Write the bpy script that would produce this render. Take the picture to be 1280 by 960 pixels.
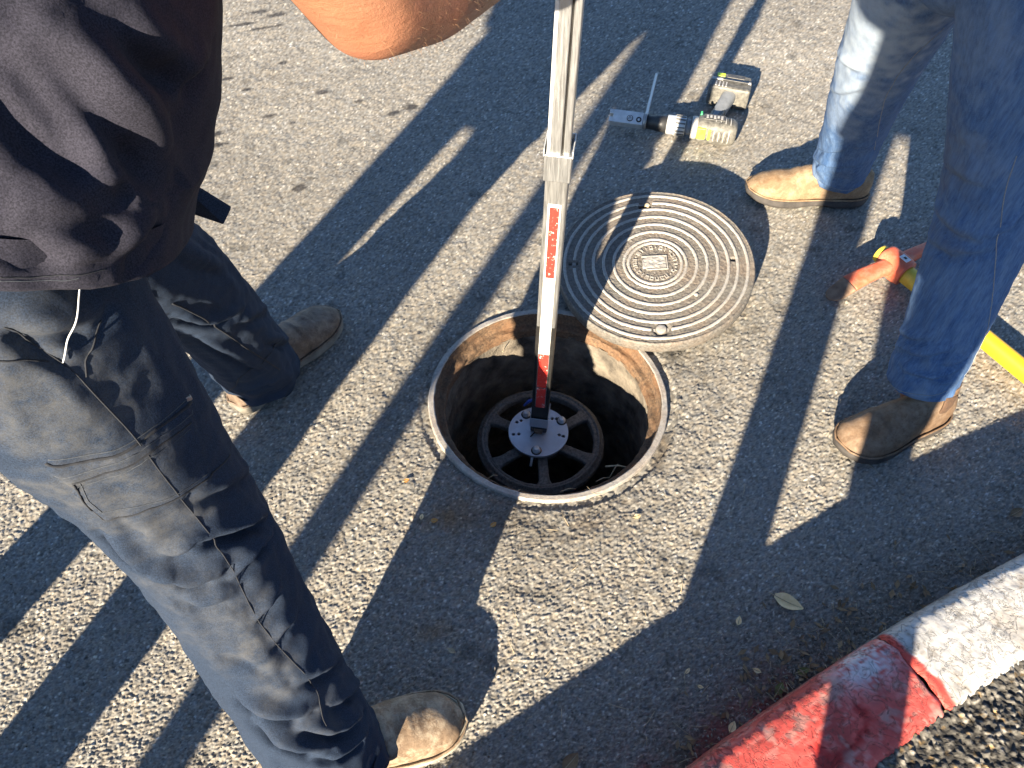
import bpy, bmesh, math, random
import numpy as np
from mathutils import Vector, Matrix, Quaternion

# ------------------------------------------------------------------ scene, camera, light
for o in list(bpy.data.objects):
    bpy.data.objects.remove(o)
S = bpy.context.scene
COL = S.collection
R_ = math.radians
rng = np.random.default_rng(11)
random.seed(5)

CAM_H, PITCH, FPX = 1.32, 52.0, 961.0          # phone held at chest height, tilted down
camd = bpy.data.cameras.new('camera')
camd.sensor_width = 36.0
camd.lens = 36.0 * FPX / 1280.0
camd.clip_start = 0.02
camd.clip_end = 1000
cam = bpy.data.objects.new('camera', camd)
cam.location = (0, 0, CAM_H)
cam.rotation_euler = (R_(90 - PITCH), 0, 0)
COL.objects.link(cam)
S.camera = cam

SUN_EL, SHADOW_AZ = 19.0, 24.5                 # shadows run forward and to the right
W = bpy.data.worlds.new('World')
S.world = W
W.use_nodes = True
wn = W.node_tree.nodes
sky = wn.new('ShaderNodeTexSky')
sky.sky_type = 'NISHITA'
sky.sun_disc = False
sky.sun_elevation = R_(SUN_EL)
sky.sun_rotation = R_(SHADOW_AZ + 180)
sky.altitude = 1200
sky.air_density = .75
sky.dust_density = .0
sky.ozone_density = 2.5
W.node_tree.links.new(sky.outputs[0], wn['Background'].inputs[0])
wn['Background'].inputs[1].default_value = 0.065

sl = bpy.data.lights.new('sun', 'SUN')
sl.energy = 5.0
sl.angle = R_(0.55)
sl.color = (1.0, 0.87, 0.68)
sun = bpy.data.objects.new('sun', sl)
COL.objects.link(sun)
_d = Vector((math.sin(R_(SHADOW_AZ)) * math.cos(R_(SUN_EL)), math.cos(R_(SHADOW_AZ)) * math.cos(R_(SUN_EL)), -math.sin(R_(SUN_EL))))
sun.rotation_euler = _d.to_track_quat('-Z', 'Y').to_euler()
sun.location = (-2, -4, 3)

S.view_settings.view_transform = 'Standard'
S.view_settings.look = 'None'
S.view_settings.gamma = 1
S.view_settings.exposure = 2.2
S.view_settings.use_curve_mapping = False
S.render.engine = 'CYCLES'
S.cycles.max_bounces = 4
S.cycles.diffuse_bounces = 3
S.cycles.use_adaptive_sampling = True
S.cycles.adaptive_threshold = .015
S.cycles.use_denoising = True

# ------------------------------------------------------------------ numeric helpers
_p = R_(PITCH)
C_O = np.array([0, 0, CAM_H])
C_F = np.array([0, math.cos(_p), -math.sin(_p)])
C_U = np.array([0, math.sin(_p), math.cos(_p)])
def gnd(x, y, z=0.0):
    """world point at height z seen at photo pixel (x, y): used to measure the place"""
    d = C_F + np.array([1., 0, 0]) * (x - 640) / FPX + C_U * (480 - y) / FPX
    return C_O + d * (z - CAM_H) / d[2]
def proj(P):
    d = np.asarray(P) - C_O
    z = d @ C_F
    z = np.where(z < .02, .02, z)
    return np.stack([640 + FPX * d[..., 0] / z, 480 - FPX * (d @ C_U) / z], -1)

def _h(i, j, k, seed):
    n = (i.astype(np.int64) * 374761393 + j.astype(np.int64) * 668265263 + k.astype(np.int64) * 2147483647 + seed * 1274126177) & 0xffffffff
    n = ((n ^ (n >> 13)) * 1274126177) & 0xffffffff
    return ((n ^ (n >> 16)) & 0xffffff) / float(0xffffff)
def vnoise(P, seed=0):
    """smooth value noise in [-1,1] at points P (...,3)"""
    f = np.floor(P); t = P - f; t = t * t * (3 - 2 * t)
    i = f.astype(np.int64); r = 0
    for dx in (0, 1):
        wx = t[..., 0] if dx else 1 - t[..., 0]
        for dy in (0, 1):
            wy = t[..., 1] if dy else 1 - t[..., 1]
            for dz in (0, 1):
                wz = t[..., 2] if dz else 1 - t[..., 2]
                r = r + wx * wy * wz * _h(i[..., 0] + dx, i[..., 1] + dy, i[..., 2] + dz, seed)
    return r * 2 - 1
def vnoise2(x, y, seed=0):
    fx, fy = np.floor(x), np.floor(y); tx, ty = x - fx, y - fy
    tx = tx * tx * (3 - 2 * tx); ty = ty * ty * (3 - 2 * ty)
    i, j = fx.astype(np.int64), fy.astype(np.int64); z = np.zeros_like(i)
    a = _h(i, j, z, seed); b = _h(i + 1, j, z, seed); c = _h(i, j + 1, z, seed); d = _h(i + 1, j + 1, z, seed)
    return ((a * (1 - tx) + b * tx) * (1 - ty) + (c * (1 - tx) + d * tx) * ty) * 2 - 1
def fbm2(x, y, oct=3, seed=0):
    r = 0; a = 1.; s = 0
    for k in range(oct):
        r = r + a * vnoise2(x * 2 ** k, y * 2 ** k, seed + k); s += a; a *= .5
    return r / s
def worley(x, y, seed=0):
    """distance to nearest jittered cell point and that cell's random number"""
    i, j = np.floor(x).astype(np.int64), np.floor(y).astype(np.int64)
    best = np.full(x.shape, 9.); rid = np.zeros(x.shape); z = np.zeros_like(i)
    for dx in (-1, 0, 1):
        for dy in (-1, 0, 1):
            a, b = i + dx, j + dy
            px = a + .1 + .8 * _h(a, b, z, seed); py = b + .1 + .8 * _h(a, b, z + 1, seed)
            d = (px - x) ** 2 + (py - y) ** 2
            m = d < best
            best = np.where(m, d, best); rid = np.where(m, _h(a, b, z + 2, seed), rid)
    return np.sqrt(best), rid
def nrm(v):
    v = np.asarray(v, float)
    return v / (np.linalg.norm(v, axis=-1, keepdims=True) + 1e-12)
def sstep(a, b, x):
    t = np.clip((x - a) / (b - a), 0, 1); return t * t * (3 - 2 * t)

def path_interp(P, n, smooth=.08):
    P = np.array(P, float); d = np.r_[0, np.cumsum(np.linalg.norm(np.diff(P[:, :3], axis=0), axis=1))]
    s = np.linspace(0, d[-1], n); Q = np.stack([np.interp(s, d, P[:, k]) for k in range(P.shape[1])], -1)
    w = max(1, int(n * smooth)); pad = min(3 * w, n - 2)
    k = np.exp(-.5 * (np.arange(-pad, pad + 1) / w) ** 2); k /= k.sum()
    E_ = np.concatenate([2 * Q[:1] - Q[pad:0:-1], Q, 2 * Q[-1:] - Q[-2:-pad - 2:-1]])
    return np.stack([np.convolve(E_[:, j], k, 'valid') for j in range(Q.shape[1])], -1)
def frames(Q, ref):
    T = nrm(np.gradient(Q[:, :3], axis=0)); U = []; u = np.array(ref, float)
    for t in T:
        u = u - t * (u @ t); u = u / np.linalg.norm(u); U.append(u)
    U = np.array(U); return T, U, np.cross(T, U)
def loft(P, n, m, ref, smooth=.08, power=2.0):
    """tube grid (n,m,3): path rows are x,y,z,ru,rw; ref is where angle 0 points"""
    Q = path_interp(P, n, smooth); T, U, Wv = frames(Q, ref)
    a = np.linspace(0, 2 * np.pi, m, endpoint=False); c, s = np.cos(a), np.sin(a)
    c = np.sign(c) * np.abs(c) ** (2 / power); s = np.sign(s) * np.abs(s) ** (2 / power)
    V = Q[:, None, :3] + Q[:, 3, None, None] * c[None, :, None] * U[:, None] + Q[:, 4, None, None] * s[None, :, None] * Wv[:, None]
    return V, Q
def grid_faces(n, m, closed=True, off=0):
    i, j = np.meshgrid(np.arange(n - 1), np.arange(m if closed else m - 1), indexing='ij'); j2 = (j + 1) % m
    return (np.stack([i * m + j, i * m + j2, (i + 1) * m + j2, (i + 1) * m + j], -1) + off).reshape(-1, 4)
def grid_normals(V, closed=True):
    du = np.gradient(V, axis=0)
    dv = (np.roll(V, -1, 1) - np.roll(V, 1, 1)) if closed else np.gradient(V, axis=1)
    n = nrm(np.cross(dv, du))
    ctr = V.mean(1, keepdims=True)
    if closed and ((V - ctr) * n).sum() < 0: n = -n
    return n

class MB:
    """collects shapes into ONE mesh"""
    def __init__(s): s.V = []; s.F = []; s.n = 0
    def add(s, V, F):
        V = np.asarray(V, float).reshape(-1, 3)
        s.F += [[int(i) + s.n for i in f] for f in F]; s.V.append(V); s.n += len(V); return s
    def box(s, c, size, M=None):
        h = np.array(size) / 2.
        V = np.array([[x, y, z] for z in (-1, 1) for y in (-1, 1) for x in (-1, 1)]) * h
        if M is not None: V = V @ np.array(M).T
        return s.add(V + np.array(c), [(0, 2, 3, 1), (4, 5, 7, 6), (0, 1, 5, 4), (2, 6, 7, 3), (0, 4, 6, 2), (1, 3, 7, 5)])
    def grid(s, V, closed=True, caps=True, flip=False):
        n, m = V.shape[:2]; F = grid_faces(n, m, closed)
        F = F[:, ::-1] if flip else F
        F = F.tolist()
        if caps and closed:
            a = list(range(m)); b = list(range((n - 1) * m, n * m))
            F += [a, b[::-1]] if flip else [a[::-1], b]
        return s.add(V, F)
    def tube(s, pts, r, seg=10, caps=True, ref=None, smooth=None, n=None):
        pts = np.array(pts, float); r = np.broadcast_to(np.asarray(r, float), (len(pts),))
        P = np.c_[pts, r, r]
        if n: P = path_interp(P, n, smooth or .05)
        T = nrm(np.gradient(P[:, :3], axis=0))
        if ref is None: ref = np.array([0, 0, 1.]) if abs(T[0][2]) < .9 else np.array([1., 0, 0])
        _, U, Wv = frames(P, ref)
        a = np.linspace(0, 2 * np.pi, seg, endpoint=False)
        V = P[:, None, :3] + P[:, 3, None, None] * (np.cos(a)[None, :, None] * U[:, None] + np.sin(a)[None, :, None] * Wv[:, None])
        return s.grid(V, True, caps)
    def capsule(s, p0, p1, r0, r1, seg=14, rings=5, flat=None):
        """closed tapered capsule; flat=(axis, factor) squashes the section"""
        p0, p1 = np.array(p0, float), np.array(p1, float); t = nrm(p1 - p0)
        u = nrm(np.cross(t, [0, 0, 1.] if abs(t[2]) < .9 else [1., 0, 0])); w = np.cross(t, u)
        rows = []
        for k in range(rings + 1):
            a = -np.pi / 2 + np.pi / 2 * k / rings; rows.append((p0 + t * r0 * math.sin(a), max(r0 * math.cos(a), 1e-4)))
        for k in range(rings + 1):
            a = np.pi / 2 * k / rings; rows.append((p1 + t * r1 * math.sin(a), max(r1 * math.cos(a), 1e-4)))
        a = np.linspace(0, 2 * np.pi, seg, endpoint=False)
        ring = np.cos(a)[:, None] * u + np.sin(a)[:, None] * w
        if flat is not None:
            ax = nrm(flat[0]); ring = ring - (ring @ ax)[:, None] * ax * (1 - flat[1])
        return s.grid(np.array([c + r * ring for c, r in rows]))
    def lathe(s, prof, c=(0, 0, 0), seg=96, M=None, close=False):
        prof = list(prof)
        if close: prof = prof + prof[:1]
        a = np.linspace(0, 2 * np.pi, seg, endpoint=False)
        V = np.array([[[r * math.cos(t), r * math.sin(t), z] for t in a] for r, z in prof])
        if M is not None: V = V @ np.array(M).T
        return s.grid(V + np.array(c), True, False, flip=True)
    def build(s, name, mat, parent=None, smooth=True, bevel=0, sub=0, attr=None, auto=None):
        me = bpy.data.meshes.new(name)
        V = np.concatenate(s.V)
        me.from_pydata(V.tolist(), [], s.F); me.update()
        return finish(name, me, mat, parent, smooth, bevel, sub, auto)
def finish(name, me, mat, parent=None, smooth=True, bevel=0, sub=0, auto=None):
    if mat is not None: me.materials.append(mat)
    if smooth: me.polygons.foreach_set('use_smooth', [True] * len(me.polygons))
    o = bpy.data.objects.new(name, me); COL.objects.link(o)
    if parent is not None:
        o.parent = parent; o.matrix_parent_inverse = MW(parent).inverted()
    if bevel:
        b = o.modifiers.new('bevel', 'BEVEL'); b.width = bevel; b.segments = 2; b.limit_method = 'ANGLE'; b.angle_limit = R_(35)
    if sub:
        q = o.modifiers.new('sub', 'SUBSURF'); q.levels = 0; q.render_levels = sub
    return o
def MW(o):
    m = Matrix.LocRotScale(o.location, o.rotation_euler, o.scale)
    return MW(o.parent) @ o.matrix_parent_inverse @ m if o.parent else m
def fast_mesh(name, V, F, mat, parent=None, cols=None, smooth=True):
    """big quad mesh straight from arrays; cols = dict of per-vertex colour attributes (n,3) or floats (n,)"""
    V = np.ascontiguousarray(V.reshape(-1, 3), np.float32); F = np.ascontiguousarray(F, np.int32)
    me = bpy.data.meshes.new(name)
    me.vertices.add(len(V)); me.vertices.foreach_set('co', V.ravel())
    me.loops.add(F.size); me.loops.foreach_set('vertex_index', F.ravel())
    me.polygons.add(len(F)); me.polygons.foreach_set('loop_start', np.arange(0, F.size, 4, dtype=np.int32))
    me.polygons.foreach_set('use_smooth', np.full(len(F), smooth))
    me.update(calc_edges=True)
    for k, a in (cols or {}).items():
        a = np.asarray(a, np.float32).reshape(len(V), -1)
        if a.shape[1] == 1:
            at = me.attributes.new(k, 'FLOAT', 'POINT'); at.data.foreach_set('value', a.ravel())
        else:
            at = me.attributes.new(k, 'FLOAT_COLOR', 'POINT'); at.data.foreach_set('color', np.c_[a, np.ones(len(a))].astype(np.float32).ravel())
    return finish(name, me, mat, parent, False)
def empty(name, loc=(0, 0, 0)):
    o = bpy.data.objects.new(name, None); o.location = loc; o.empty_display_size = .05; COL.objects.link(o); return o
def tag(o, label=None, cat=None, group=None, kind=None):
    if label: o['label'] = label
    if cat: o['category'] = cat
    if group: o['group'] = group
    if kind: o['kind'] = kind
    return o
def basis(z, xhint):
    z = nrm(z); x = np.array(xhint, float); x = nrm(x - z * (x @ z)); y = np.cross(z, x)
    return np.stack([x, y, z], 1)

# ------------------------------------------------------------------ materials
class NT:
    def __init__(s, name):
        s.m = bpy.data.materials.new(name); s.m.use_nodes = True
        s.t = s.m.node_tree; s.b = s.t.nodes['Principled BSDF']
        s.tc = s.t.nodes.new('ShaderNodeTexCoord').outputs['Object']
    def n(s, kind, **k):
        o = s.t.nodes.new('ShaderNode' + kind)
        for a, v in k.items(): setattr(o, a, v)
        return o
    def l(s, a, b): s.t.links.new(a, b)
    def mapv(s, scale=(1, 1, 1), rot=(0, 0, 0)):
        o = s.n('Mapping'); o.inputs['Scale'].default_value = scale; o.inputs['Rotation'].default_value = rot; s.l(s.tc, o.inputs[0]); return o.outputs[0]
    def noise(s, scale, detail=3, rough=.6, vec=None, dist=0):
        o = s.n('TexNoise'); o.inputs['Scale'].default_value = scale; o.inputs['Detail'].default_value = detail
        o.inputs['Roughness'].default_value = rough; o.inputs['Distortion'].default_value = dist
        s.l(vec or s.tc, o.inputs['Vector']); return o.outputs['Fac']
    def voro(s, scale, feature='F1', vec=None, out='Distance'):
        o = s.n('TexVoronoi', feature=feature); o.inputs['Scale'].default_value = scale; s.l(vec or s.tc, o.inputs['Vector']); return o.outputs[out]
    def ramp(s, fac, stops):
        o = s.n('ValToRGB'); e = o.color_ramp.elements
        while len(e) < len(stops): e.new(.5)
        for q, (p, c) in zip(e, stops):
            q.position = p; q.color = (*c, 1) if not np.isscalar(c) else (c, c, c, 1)
        s.l(fac, o.inputs[0]); return o.outputs[0]
    def mix(s, fac, a, b, mode='MIX'):
        o = s.n('Mix', data_type='RGBA', blend_type=mode)
        for v, sock in ((fac, o.inputs[0]), (a, o.inputs[6]), (b, o.inputs[7])):
            if hasattr(v, 'is_linked'): s.l(v, sock)
            elif np.isscalar(v): sock.default_value = v
            else: sock.default_value = (*v, 1)
        return o.outputs[2]
    def math(s, op, a, b=0.):
        o = s.n('Math', operation=op)
        for v, sock in ((a, o.inputs[0]), (b, o.inputs[1])):
            if hasattr(v, 'is_linked'): s.l(v, sock)
            else: sock.default_value = v
        return o.outputs[0]
    def attr(s, name, out='Color'): return s.n('Attribute', attribute_name=name).outputs[out]
    def col(s, c):
        if hasattr(c, 'is_linked'): s.l(c, s.b.inputs['Base Color'])
        else: s.b.inputs['Base Color'].default_value = (*c, 1)
        return s
    def set(s, rough=.6, metal=0, spec=.5):
        for k, v in (('Roughness', rough), ('Metallic', metal), ('Specular IOR Level', spec)):
            if hasattr(v, 'is_linked'): s.l(v, s.b.inputs[k])
            else: s.b.inputs[k].default_value = v
        return s
    def bump(s, h, strength=.5, dist=.002):
        o = s.n('Bump'); o.inputs['Strength'].default_value = strength; o.inputs['Distance'].default_value = dist
        prev = s.b.inputs['Normal'].links
        if prev: s.l(prev[0].from_socket, o.inputs['Normal'])
        s.l(h, o.inputs['Height']); s.l(o.outputs[0], s.b.inputs['Normal']); return s

def m_plain(name, c1, c2, scale=30, rough=.6, metal=0, bump=.3, bscale=200, bdist=.0008, spec=.5, detail=4):
    t = NT(name); f = t.ramp(t.noise(scale, detail), [(.3, c1), (.7, c2)])
    t.col(f).set(rough, metal, spec).bump(t.noise(bscale, 3), bump, bdist); return t.m

M = {}
t = NT('asphalt')
t.col(t.attr('tone')).set(.82, 0, .35).bump(t.noise(800, 2, .7), .35, .0008)
M['asphalt'] = t.m
t = NT('asphalt_beyond')
cellv = t.n('SeparateColor'); t.l(t.voro(200, out='Color'), cellv.inputs[0])
t.col(t.mix(t.ramp(cellv.outputs[0], [(.1, 0.), (.9, 1.)]), (.09, .085, .076), (.235, .215, .18))).set(.82, 0, .35).bump(t.voro(190), .6, .004)
M['asphalt_beyond'] = t.m

t = NT('coarse_asphalt'); t.col(t.mix(.6, t.attr('tone'), t.ramp(t.noise(200, 3), [(.3, .35), (.7, 1.7)]), 'MULTIPLY')).set(.75, 0, .4).bump(t.noise(260, 3), .5, .003)
M['coarse_asphalt'] = t.m

t = NT('painted_kerb')
crk = t.math('ABSOLUTE', t.math('SUBTRACT', t.noise(34, 7, .62, dist=1.2), .5))
line = t.ramp(crk, [(.0, 0.), (.022, 1.)])
c = t.mix(.6, t.attr('tone'), t.ramp(t.noise(70, 5, .7), [(.3, .65), (.7, 1.2)]), 'MULTIPLY')
c = t.mix(.35, c, line, 'MULTIPLY')
t.col(c).set(t.ramp(t.noise(40, 4), [(.3, .45), (.7, .75)]), 0, .4)
t.bump(line, .7, .0022).bump(t.noise(160, 4, .65), .35, .0018)
M['kerb'] = t.m

def m_iron(name, dark, light, rust, rfac=.5, rough=.75, metal=.2):
    t = NT(name)
    base = t.ramp(t.noise(160, 5, .7), [(.3, dark), (.7, light)])
    c = t.mix(t.math('MULTIPLY', t.ramp(t.noise(18, 5, .7), [(.42, 0.), (.62, 1.)]), rfac), base, rust)
    t.col(c).set(rough, metal, .4).bump(t.noise(260, 4, .7), .6, .0015).bump(t.noise(45, 3), .3, .003); return t.m
M['iron_cover'] = m_iron('iron_cover', (.06, .056, .05), (.20, .185, .16), (.26, .16, .09), .2, .65, .1)
M['iron_ridge'] = m_iron('iron_ridge', (.26, .245, .22), (.42, .395, .35), (.28, .20, .13), .2, .5, .2)
M['iron_lip'] = m_iron('iron_lip', (.24, .225, .205), (.42, .39, .345), (.26, .17, .10), .3, .6, .2)
M['rust'] = m_iron('rusty_iron', (.03, .021, .016), (.20, .125, .07), (.15, .07, .03), .55, .9, 0)
M['iron_wheel'] = m_iron('iron_wheel', (.045, .045, .043), (.20, .195, .18), (.12, .10, .08), .3, .85, 0)
M['concrete'] = m_plain('shaft_concrete', (.03, .025, .02), (.22, .185, .14), 18, .9, 0, .8, 90, .006)
M['silt'] = m_plain('silt', (.02, .018, .016), (.05, .045, .04), 20, .9, 0, .6, 60, .006)

t = NT('galvanised'); t.col(t.ramp(t.noise(25, 4), [(.3, (.42, .45, .49)), (.7, (.56, .59, .63))])).set(t.ramp(t.noise(60, 4), [(.3, .35), (.7, .55)]), .65, .5).bump(t.noise(300, 3), .1, .0004); M['galv'] = t.m
def m_alu(name, base, rough, sc=(400, 400, 6)):
    t = NT(name); st = t.noise(1, 4, .7, t.mapv(sc))
    t.col(t.ramp(st, [(.3, tuple(.72 * b for b in base)), (.7, base)])).set(t.ramp(st, [(.3, rough - .1), (.7, rough + .12)]), .85, .5).bump(st, .15, .0004); return t.m
M['alu'] = m_alu('brushed_aluminium', (.47, .47, .46), .42)
M['alu_dull'] = m_alu('dull_aluminium', (.38, .375, .36), .5)
M['alu_bright'] = m_plain('bright_aluminium', (.50, .50, .49), (.66, .66, .64), 60, .35, .35, .1)
M['black_tube'] = m_plain('black_anodised', (.018, .017, .016), (.035, .033, .03), 40, .35, .3, .1)
def m_tape(name, c, worn):
    t = NT(name); v = t.voro(900); chips = t.ramp(t.noise(150, 4, .7), [(.60, 0.), (.66, 1.)])
    cc = t.mix(chips, c, worn); t.col(cc).set(.38, 0, .5).bump(v, .12, .0004); return t.m
M['tape_red'] = m_tape('red_reflective_tape', (.62, .035, .025), (.62, .5, .44))
M['tape_white'] = m_tape('white_reflective_tape', (.60, .585, .54), (.45, .42, .37))
M['steel_bolt'] = m_plain('zinc_bolt', (.45, .48, .5), (.7, .72, .73), 90, .35, .3, .1)
M['black'] = m_plain('black_plastic', (.012, .012, .013), (.03, .03, .03), 60, .45, 0, .2)
M['rubber'] = m_plain('black_rubber', (.02, .02, .021), (.045, .043, .04), 60, .75, 0, .3)
M['blue'] = m_plain('blue_plastic', (.03, .07, .32), (.05, .12, .5), 40, .5)
M['tool_grey'] = m_plain('dusty_grey_plastic', (.045, .043, .038), (.17, .16, .135), 90, .6, 0, .2)
M['tool_dark'] = m_plain('dusty_dark_plastic', (.035, .034, .032), (.10, .095, .085), 60, .5, 0, .2)
M['tool_light'] = m_plain('worn_light_plastic', (.28, .27, .25), (.44, .42, .39), 60, .45, 0, .1)
M['lime'] = m_plain('lime_plastic', (.42, .55, .03), (.58, .72, .06), 60, .45, 0, .1)
M['rubber_grey'] = m_plain('grey_rubber', (.17, .18, .185), (.24, .25, .255), 60, .6, 0, .2)
t = NT('pick_red'); w = t.ramp(t.noise(45, 5, .7), [(.45, 0.), (.6, 1.)])
t.col(t.mix(t.math('MULTIPLY', w, .55), (.58, .11, .05), (.46, .22, .14))).set(.6).bump(t.noise(120, 4), .4, .002); M['pick_red'] = t.m
M['pick_tip'] = m_plain('bare_steel_soil', (.14, .08, .05), (.30, .20, .13), 50, .7, .2, .5, 120, .002)
M['yellow'] = m_plain('yellow_fibreglass', (.56, .32, .010), (.70, .43, .015), 12, .45, 0, .15)
M['yellow_dark'] = m_plain('worn_yellow', (.45, .32, .03), (.66, .5, .06), 40, .55, 0, .3)
M['sticker'] = m_plain('white_sticker', (.6, .6, .58), (.75, .75, .73), 80, .5, 0, .05)

def m_cloth(name, base, light, dirt, weave=(1800, 1800, 1800), wear=.5, sheen=.25):
    t = NT(name)
    fine = t.noise(900, 2, .6)
    c = t.mix(t.ramp(fine, [(.35, 0.), (.65, 1.)]), base, light)
    blot = t.ramp(t.noise(9, 5, .65), [(.35, 0.), (.75, 1.)])
    c = t.mix(t.math('MULTIPLY', blot, wear * .5), c, tuple(min(1, 1.9 * x) for x in light))
    c = t.mix(t.math('MULTIPLY', t.attr('dirt', 'Fac'), t.ramp(t.noise(34, 7, .8), [(.34, .0), (.66, 1.)])), c, dirt)
    t.col(c).set(.9, 0, .2)
    t.b.inputs['Sheen Weight'].default_value = sheen; t.b.inputs['Sheen Roughness'].default_value = .5
    t.bump(t.noise(1500, 2, .6), .25, .0006).bump(t.noise(26, 4, .55, dist=.2), .35, .005); return t.m
M['trousers'] = m_cloth('navy_work_cloth', (.006, .0105, .020), (.021, .034, .061), (.105, .10, .09), wear=.15, sheen=.0)
M['shirt'] = m_cloth('faded_black_cotton', (.008, .008, .0125), (.027, .026, .038), (.12, .10, .09), wear=.3, sheen=.0)
M['grey_cloth'] = m_cloth('grey_cloth', (.06, .06, .065), (.10, .10, .11), (.2, .17, .13))
def m_denim():
    t = NT('blue_denim')
    w = t.n('TexWave', wave_type='BANDS', bands_direction='DIAGONAL'); w.inputs['Scale'].default_value = 260; w.inputs['Distortion'].default_value = 3; w.inputs['Detail'].default_value = 2
    t.l(t.tc, w.inputs[0])
    slub = t.noise(1, 4, .65, t.mapv((300, 300, 28)))
    c = t.mix(t.ramp(slub, [(.3, 0.), (.7, 1.)]), (.015, .042, .112), (.056, .115, .238))
    c = t.mix(t.math('MULTIPLY', t.ramp(t.noise(1, 5, .7, t.mapv((60, 60, 12))), [(.36, 0.), (.68, 1.)]), .4), c, (.155, .215, .30))
    c = t.mix(t.math('MULTIPLY', w.outputs['Fac'], .12), c, (.10, .16, .26))
    fade = t.math('MULTIPLY', t.attr('dirt', 'Fac'), t.ramp(t.noise(40, 5, .7), [(.2, .55), (.75, 1.)]))
    c = t.mix(fade, c, (.27, .31, .35))
    soil = t.math('MULTIPLY', t.attr('soil', 'Fac'), t.ramp(t.noise(60, 5, .7), [(.3, .3), (.75, 1.)]))
    c = t.mix(soil, c, (.10, .085, .065))
    t.col(c).set(.9, 0, .2); t.b.inputs['Sheen Weight'].default_value = .0
    t.bump(w.outputs['Fac'], .15, .0004).bump(t.noise(1200, 2), .2, .0005).bump(t.noise(30, 4, .6), .25, .004).bump(t.noise(140, 3), .2, .0015); return t.m
M['denim'] = m_denim()
M['thread'] = m_plain('seam_thread', (.025, .03, .038), (.06, .068, .08), 300, .9)
M['thread_pale'] = m_plain('pale_thread', (.14, .15, .16), (.24, .24, .23), 300, .9)
M['seam_dark'] = m_plain('dark_seam', (.008, .009, .012), (.016, .018, .024), 300, .9)
def m_leather(name, a, b, dust, dfac=.6):
    t = NT(name)
    c = t.ramp(t.noise(30, 7, .78, dist=.6), [(.34, a), (.66, b)])
    c = t.mix(t.math('MULTIPLY', t.ramp(t.noise(24, 7, .8), [(.45, 0.), (.62, 1.)]), dfac), c, dust)
    cr = t.voro(95, 'DISTANCE_TO_EDGE', t.mapv((1, 1, 1)))
    t.col(c).set(t.ramp(t.noise(40, 4), [(.3, .55), (.7, .85)]), 0, .35)
    t.bump(t.ramp(cr, [(0., 0.), (.08, 1.)]), .12, .0012).bump(t.noise(55, 5, .7), .35, .003).bump(t.noise(500, 3), .2, .0006); return t.m
M['boot_tan'] = m_leather('tan_suede_boot', (.13, .078, .04), (.24, .155, .085), (.33, .25, .16))
M['boot_brown'] = m_leather('brown_leather_boot', (.085, .05, .028), (.19, .12, .07), (.27, .20, .14), .5)
M['boot_dusty'] = m_leather('dusty_leather_boot', (.11, .07, .042), (.26, .185, .12), (.40, .33, .235), .8)
M['boot_dark'] = m_leather('worn_dark_boot', (.06, .04, .028), (.16, .11, .075), (.26, .20, .15), .55)
M['sole_dark'] = m_plain('dark_sole', (.022, .019, .017), (.06, .052, .045), 40, .8, 0, .5)
M['sole_pale'] = m_plain('pale_sole', (.24, .22, .17), (.44, .40, .31), 40, .8, 0, .5)
M['sole_mid'] = m_plain('dusty_sole', (.07, .063, .052), (.22, .195, .15), 30, .85, 0, .6)
M['elastic'] = m_plain('brown_elastic', (.05, .028, .016), (.10, .055, .03), 200, .9)
t = NT('skin'); c = t.ramp(t.noise(28, 5, .65), [(.3, (.215, .088, .046)), (.7, (.295, .135, .075))])
c = t.mix(t.ramp(t.noise(9, 5, .7), [(.45, .0), (.7, .55)]), c, (.30, .105, .065))
c = t.mix(t.ramp(t.voro(70), [(.0, .5), (.14, 0.)]), c, (.16, .06, .03))
t.col(c).set(.5, 0, .4); pass
t.bump(t.noise(240, 5, .75), .6, .0016).bump(t.noise(1, 4, .6, t.mapv((30, 30, 110))), .45, .003); M['skin'] = t.m
M['hair'] = m_plain('dark_hair', (.015, .01, .008), (.04, .028, .02), 200, .6)
M['arm_hair'] = m_plain('fair_arm_hair', (.16, .085, .045), (.26, .15, .08), 200, .6)
M['eye'] = m_plain('eye', (.02, .015, .01), (.6, .6, .6), 90, .2)
def m_leaf(name, a, b):
    t = NT(name); t.col(t.ramp(t.noise(90, 4, .7), [(.3, a), (.7, b)])).set(.6, 0, .35).bump(t.noise(300, 3), .3, .0008); return t.m
M['leaf_yellow'] = m_leaf('pale_yellow_leaf', (.72, .52, .24), (.88, .68, .38))
M['leaf_brown'] = m_leaf('brown_leaf', (.16, .10, .05), (.28, .19, .10))
M['leaf_green'] = m_leaf('olive_leaf', (.09, .11, .03), (.19, .19, .06))
M['leaf_orange'] = m_leaf('orange_leaf', (.40, .17, .03), (.55, .28, .07))
M['straw'] = m_leaf('straw', (.30, .23, .13), (.48, .39, .25))
M['grit'] = m_plain('grit', (.03, .028, .025), (.42, .38, .32), 90, .9, 0, .5)

# ================================================================== SETTING
HC = np.array([.0767, .997])                    # manhole centre
# ---- road: one sheet, finely displaced where the camera looks, running on to the horizon
def road_grid():
    py = np.linspace(1015, -75, 790); px = np.linspace(-110, 1390, 860)
    X, Y = np.meshgrid(px, py)
    a = (X - 640) / FPX; b = (480 - Y) / FPX
    dz = C_F[2] + b * C_U[2]; dy = C_F[1] + b * C_U[1]
    s = -CAM_H / dz
    return a * s, dy * s
gx, gy = road_grid()
jx = gx + rng.normal(0, .0004, gx.shape); jy = gy + rng.normal(0, .0004, gx.shape)
gx, gy = jx, jy
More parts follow.
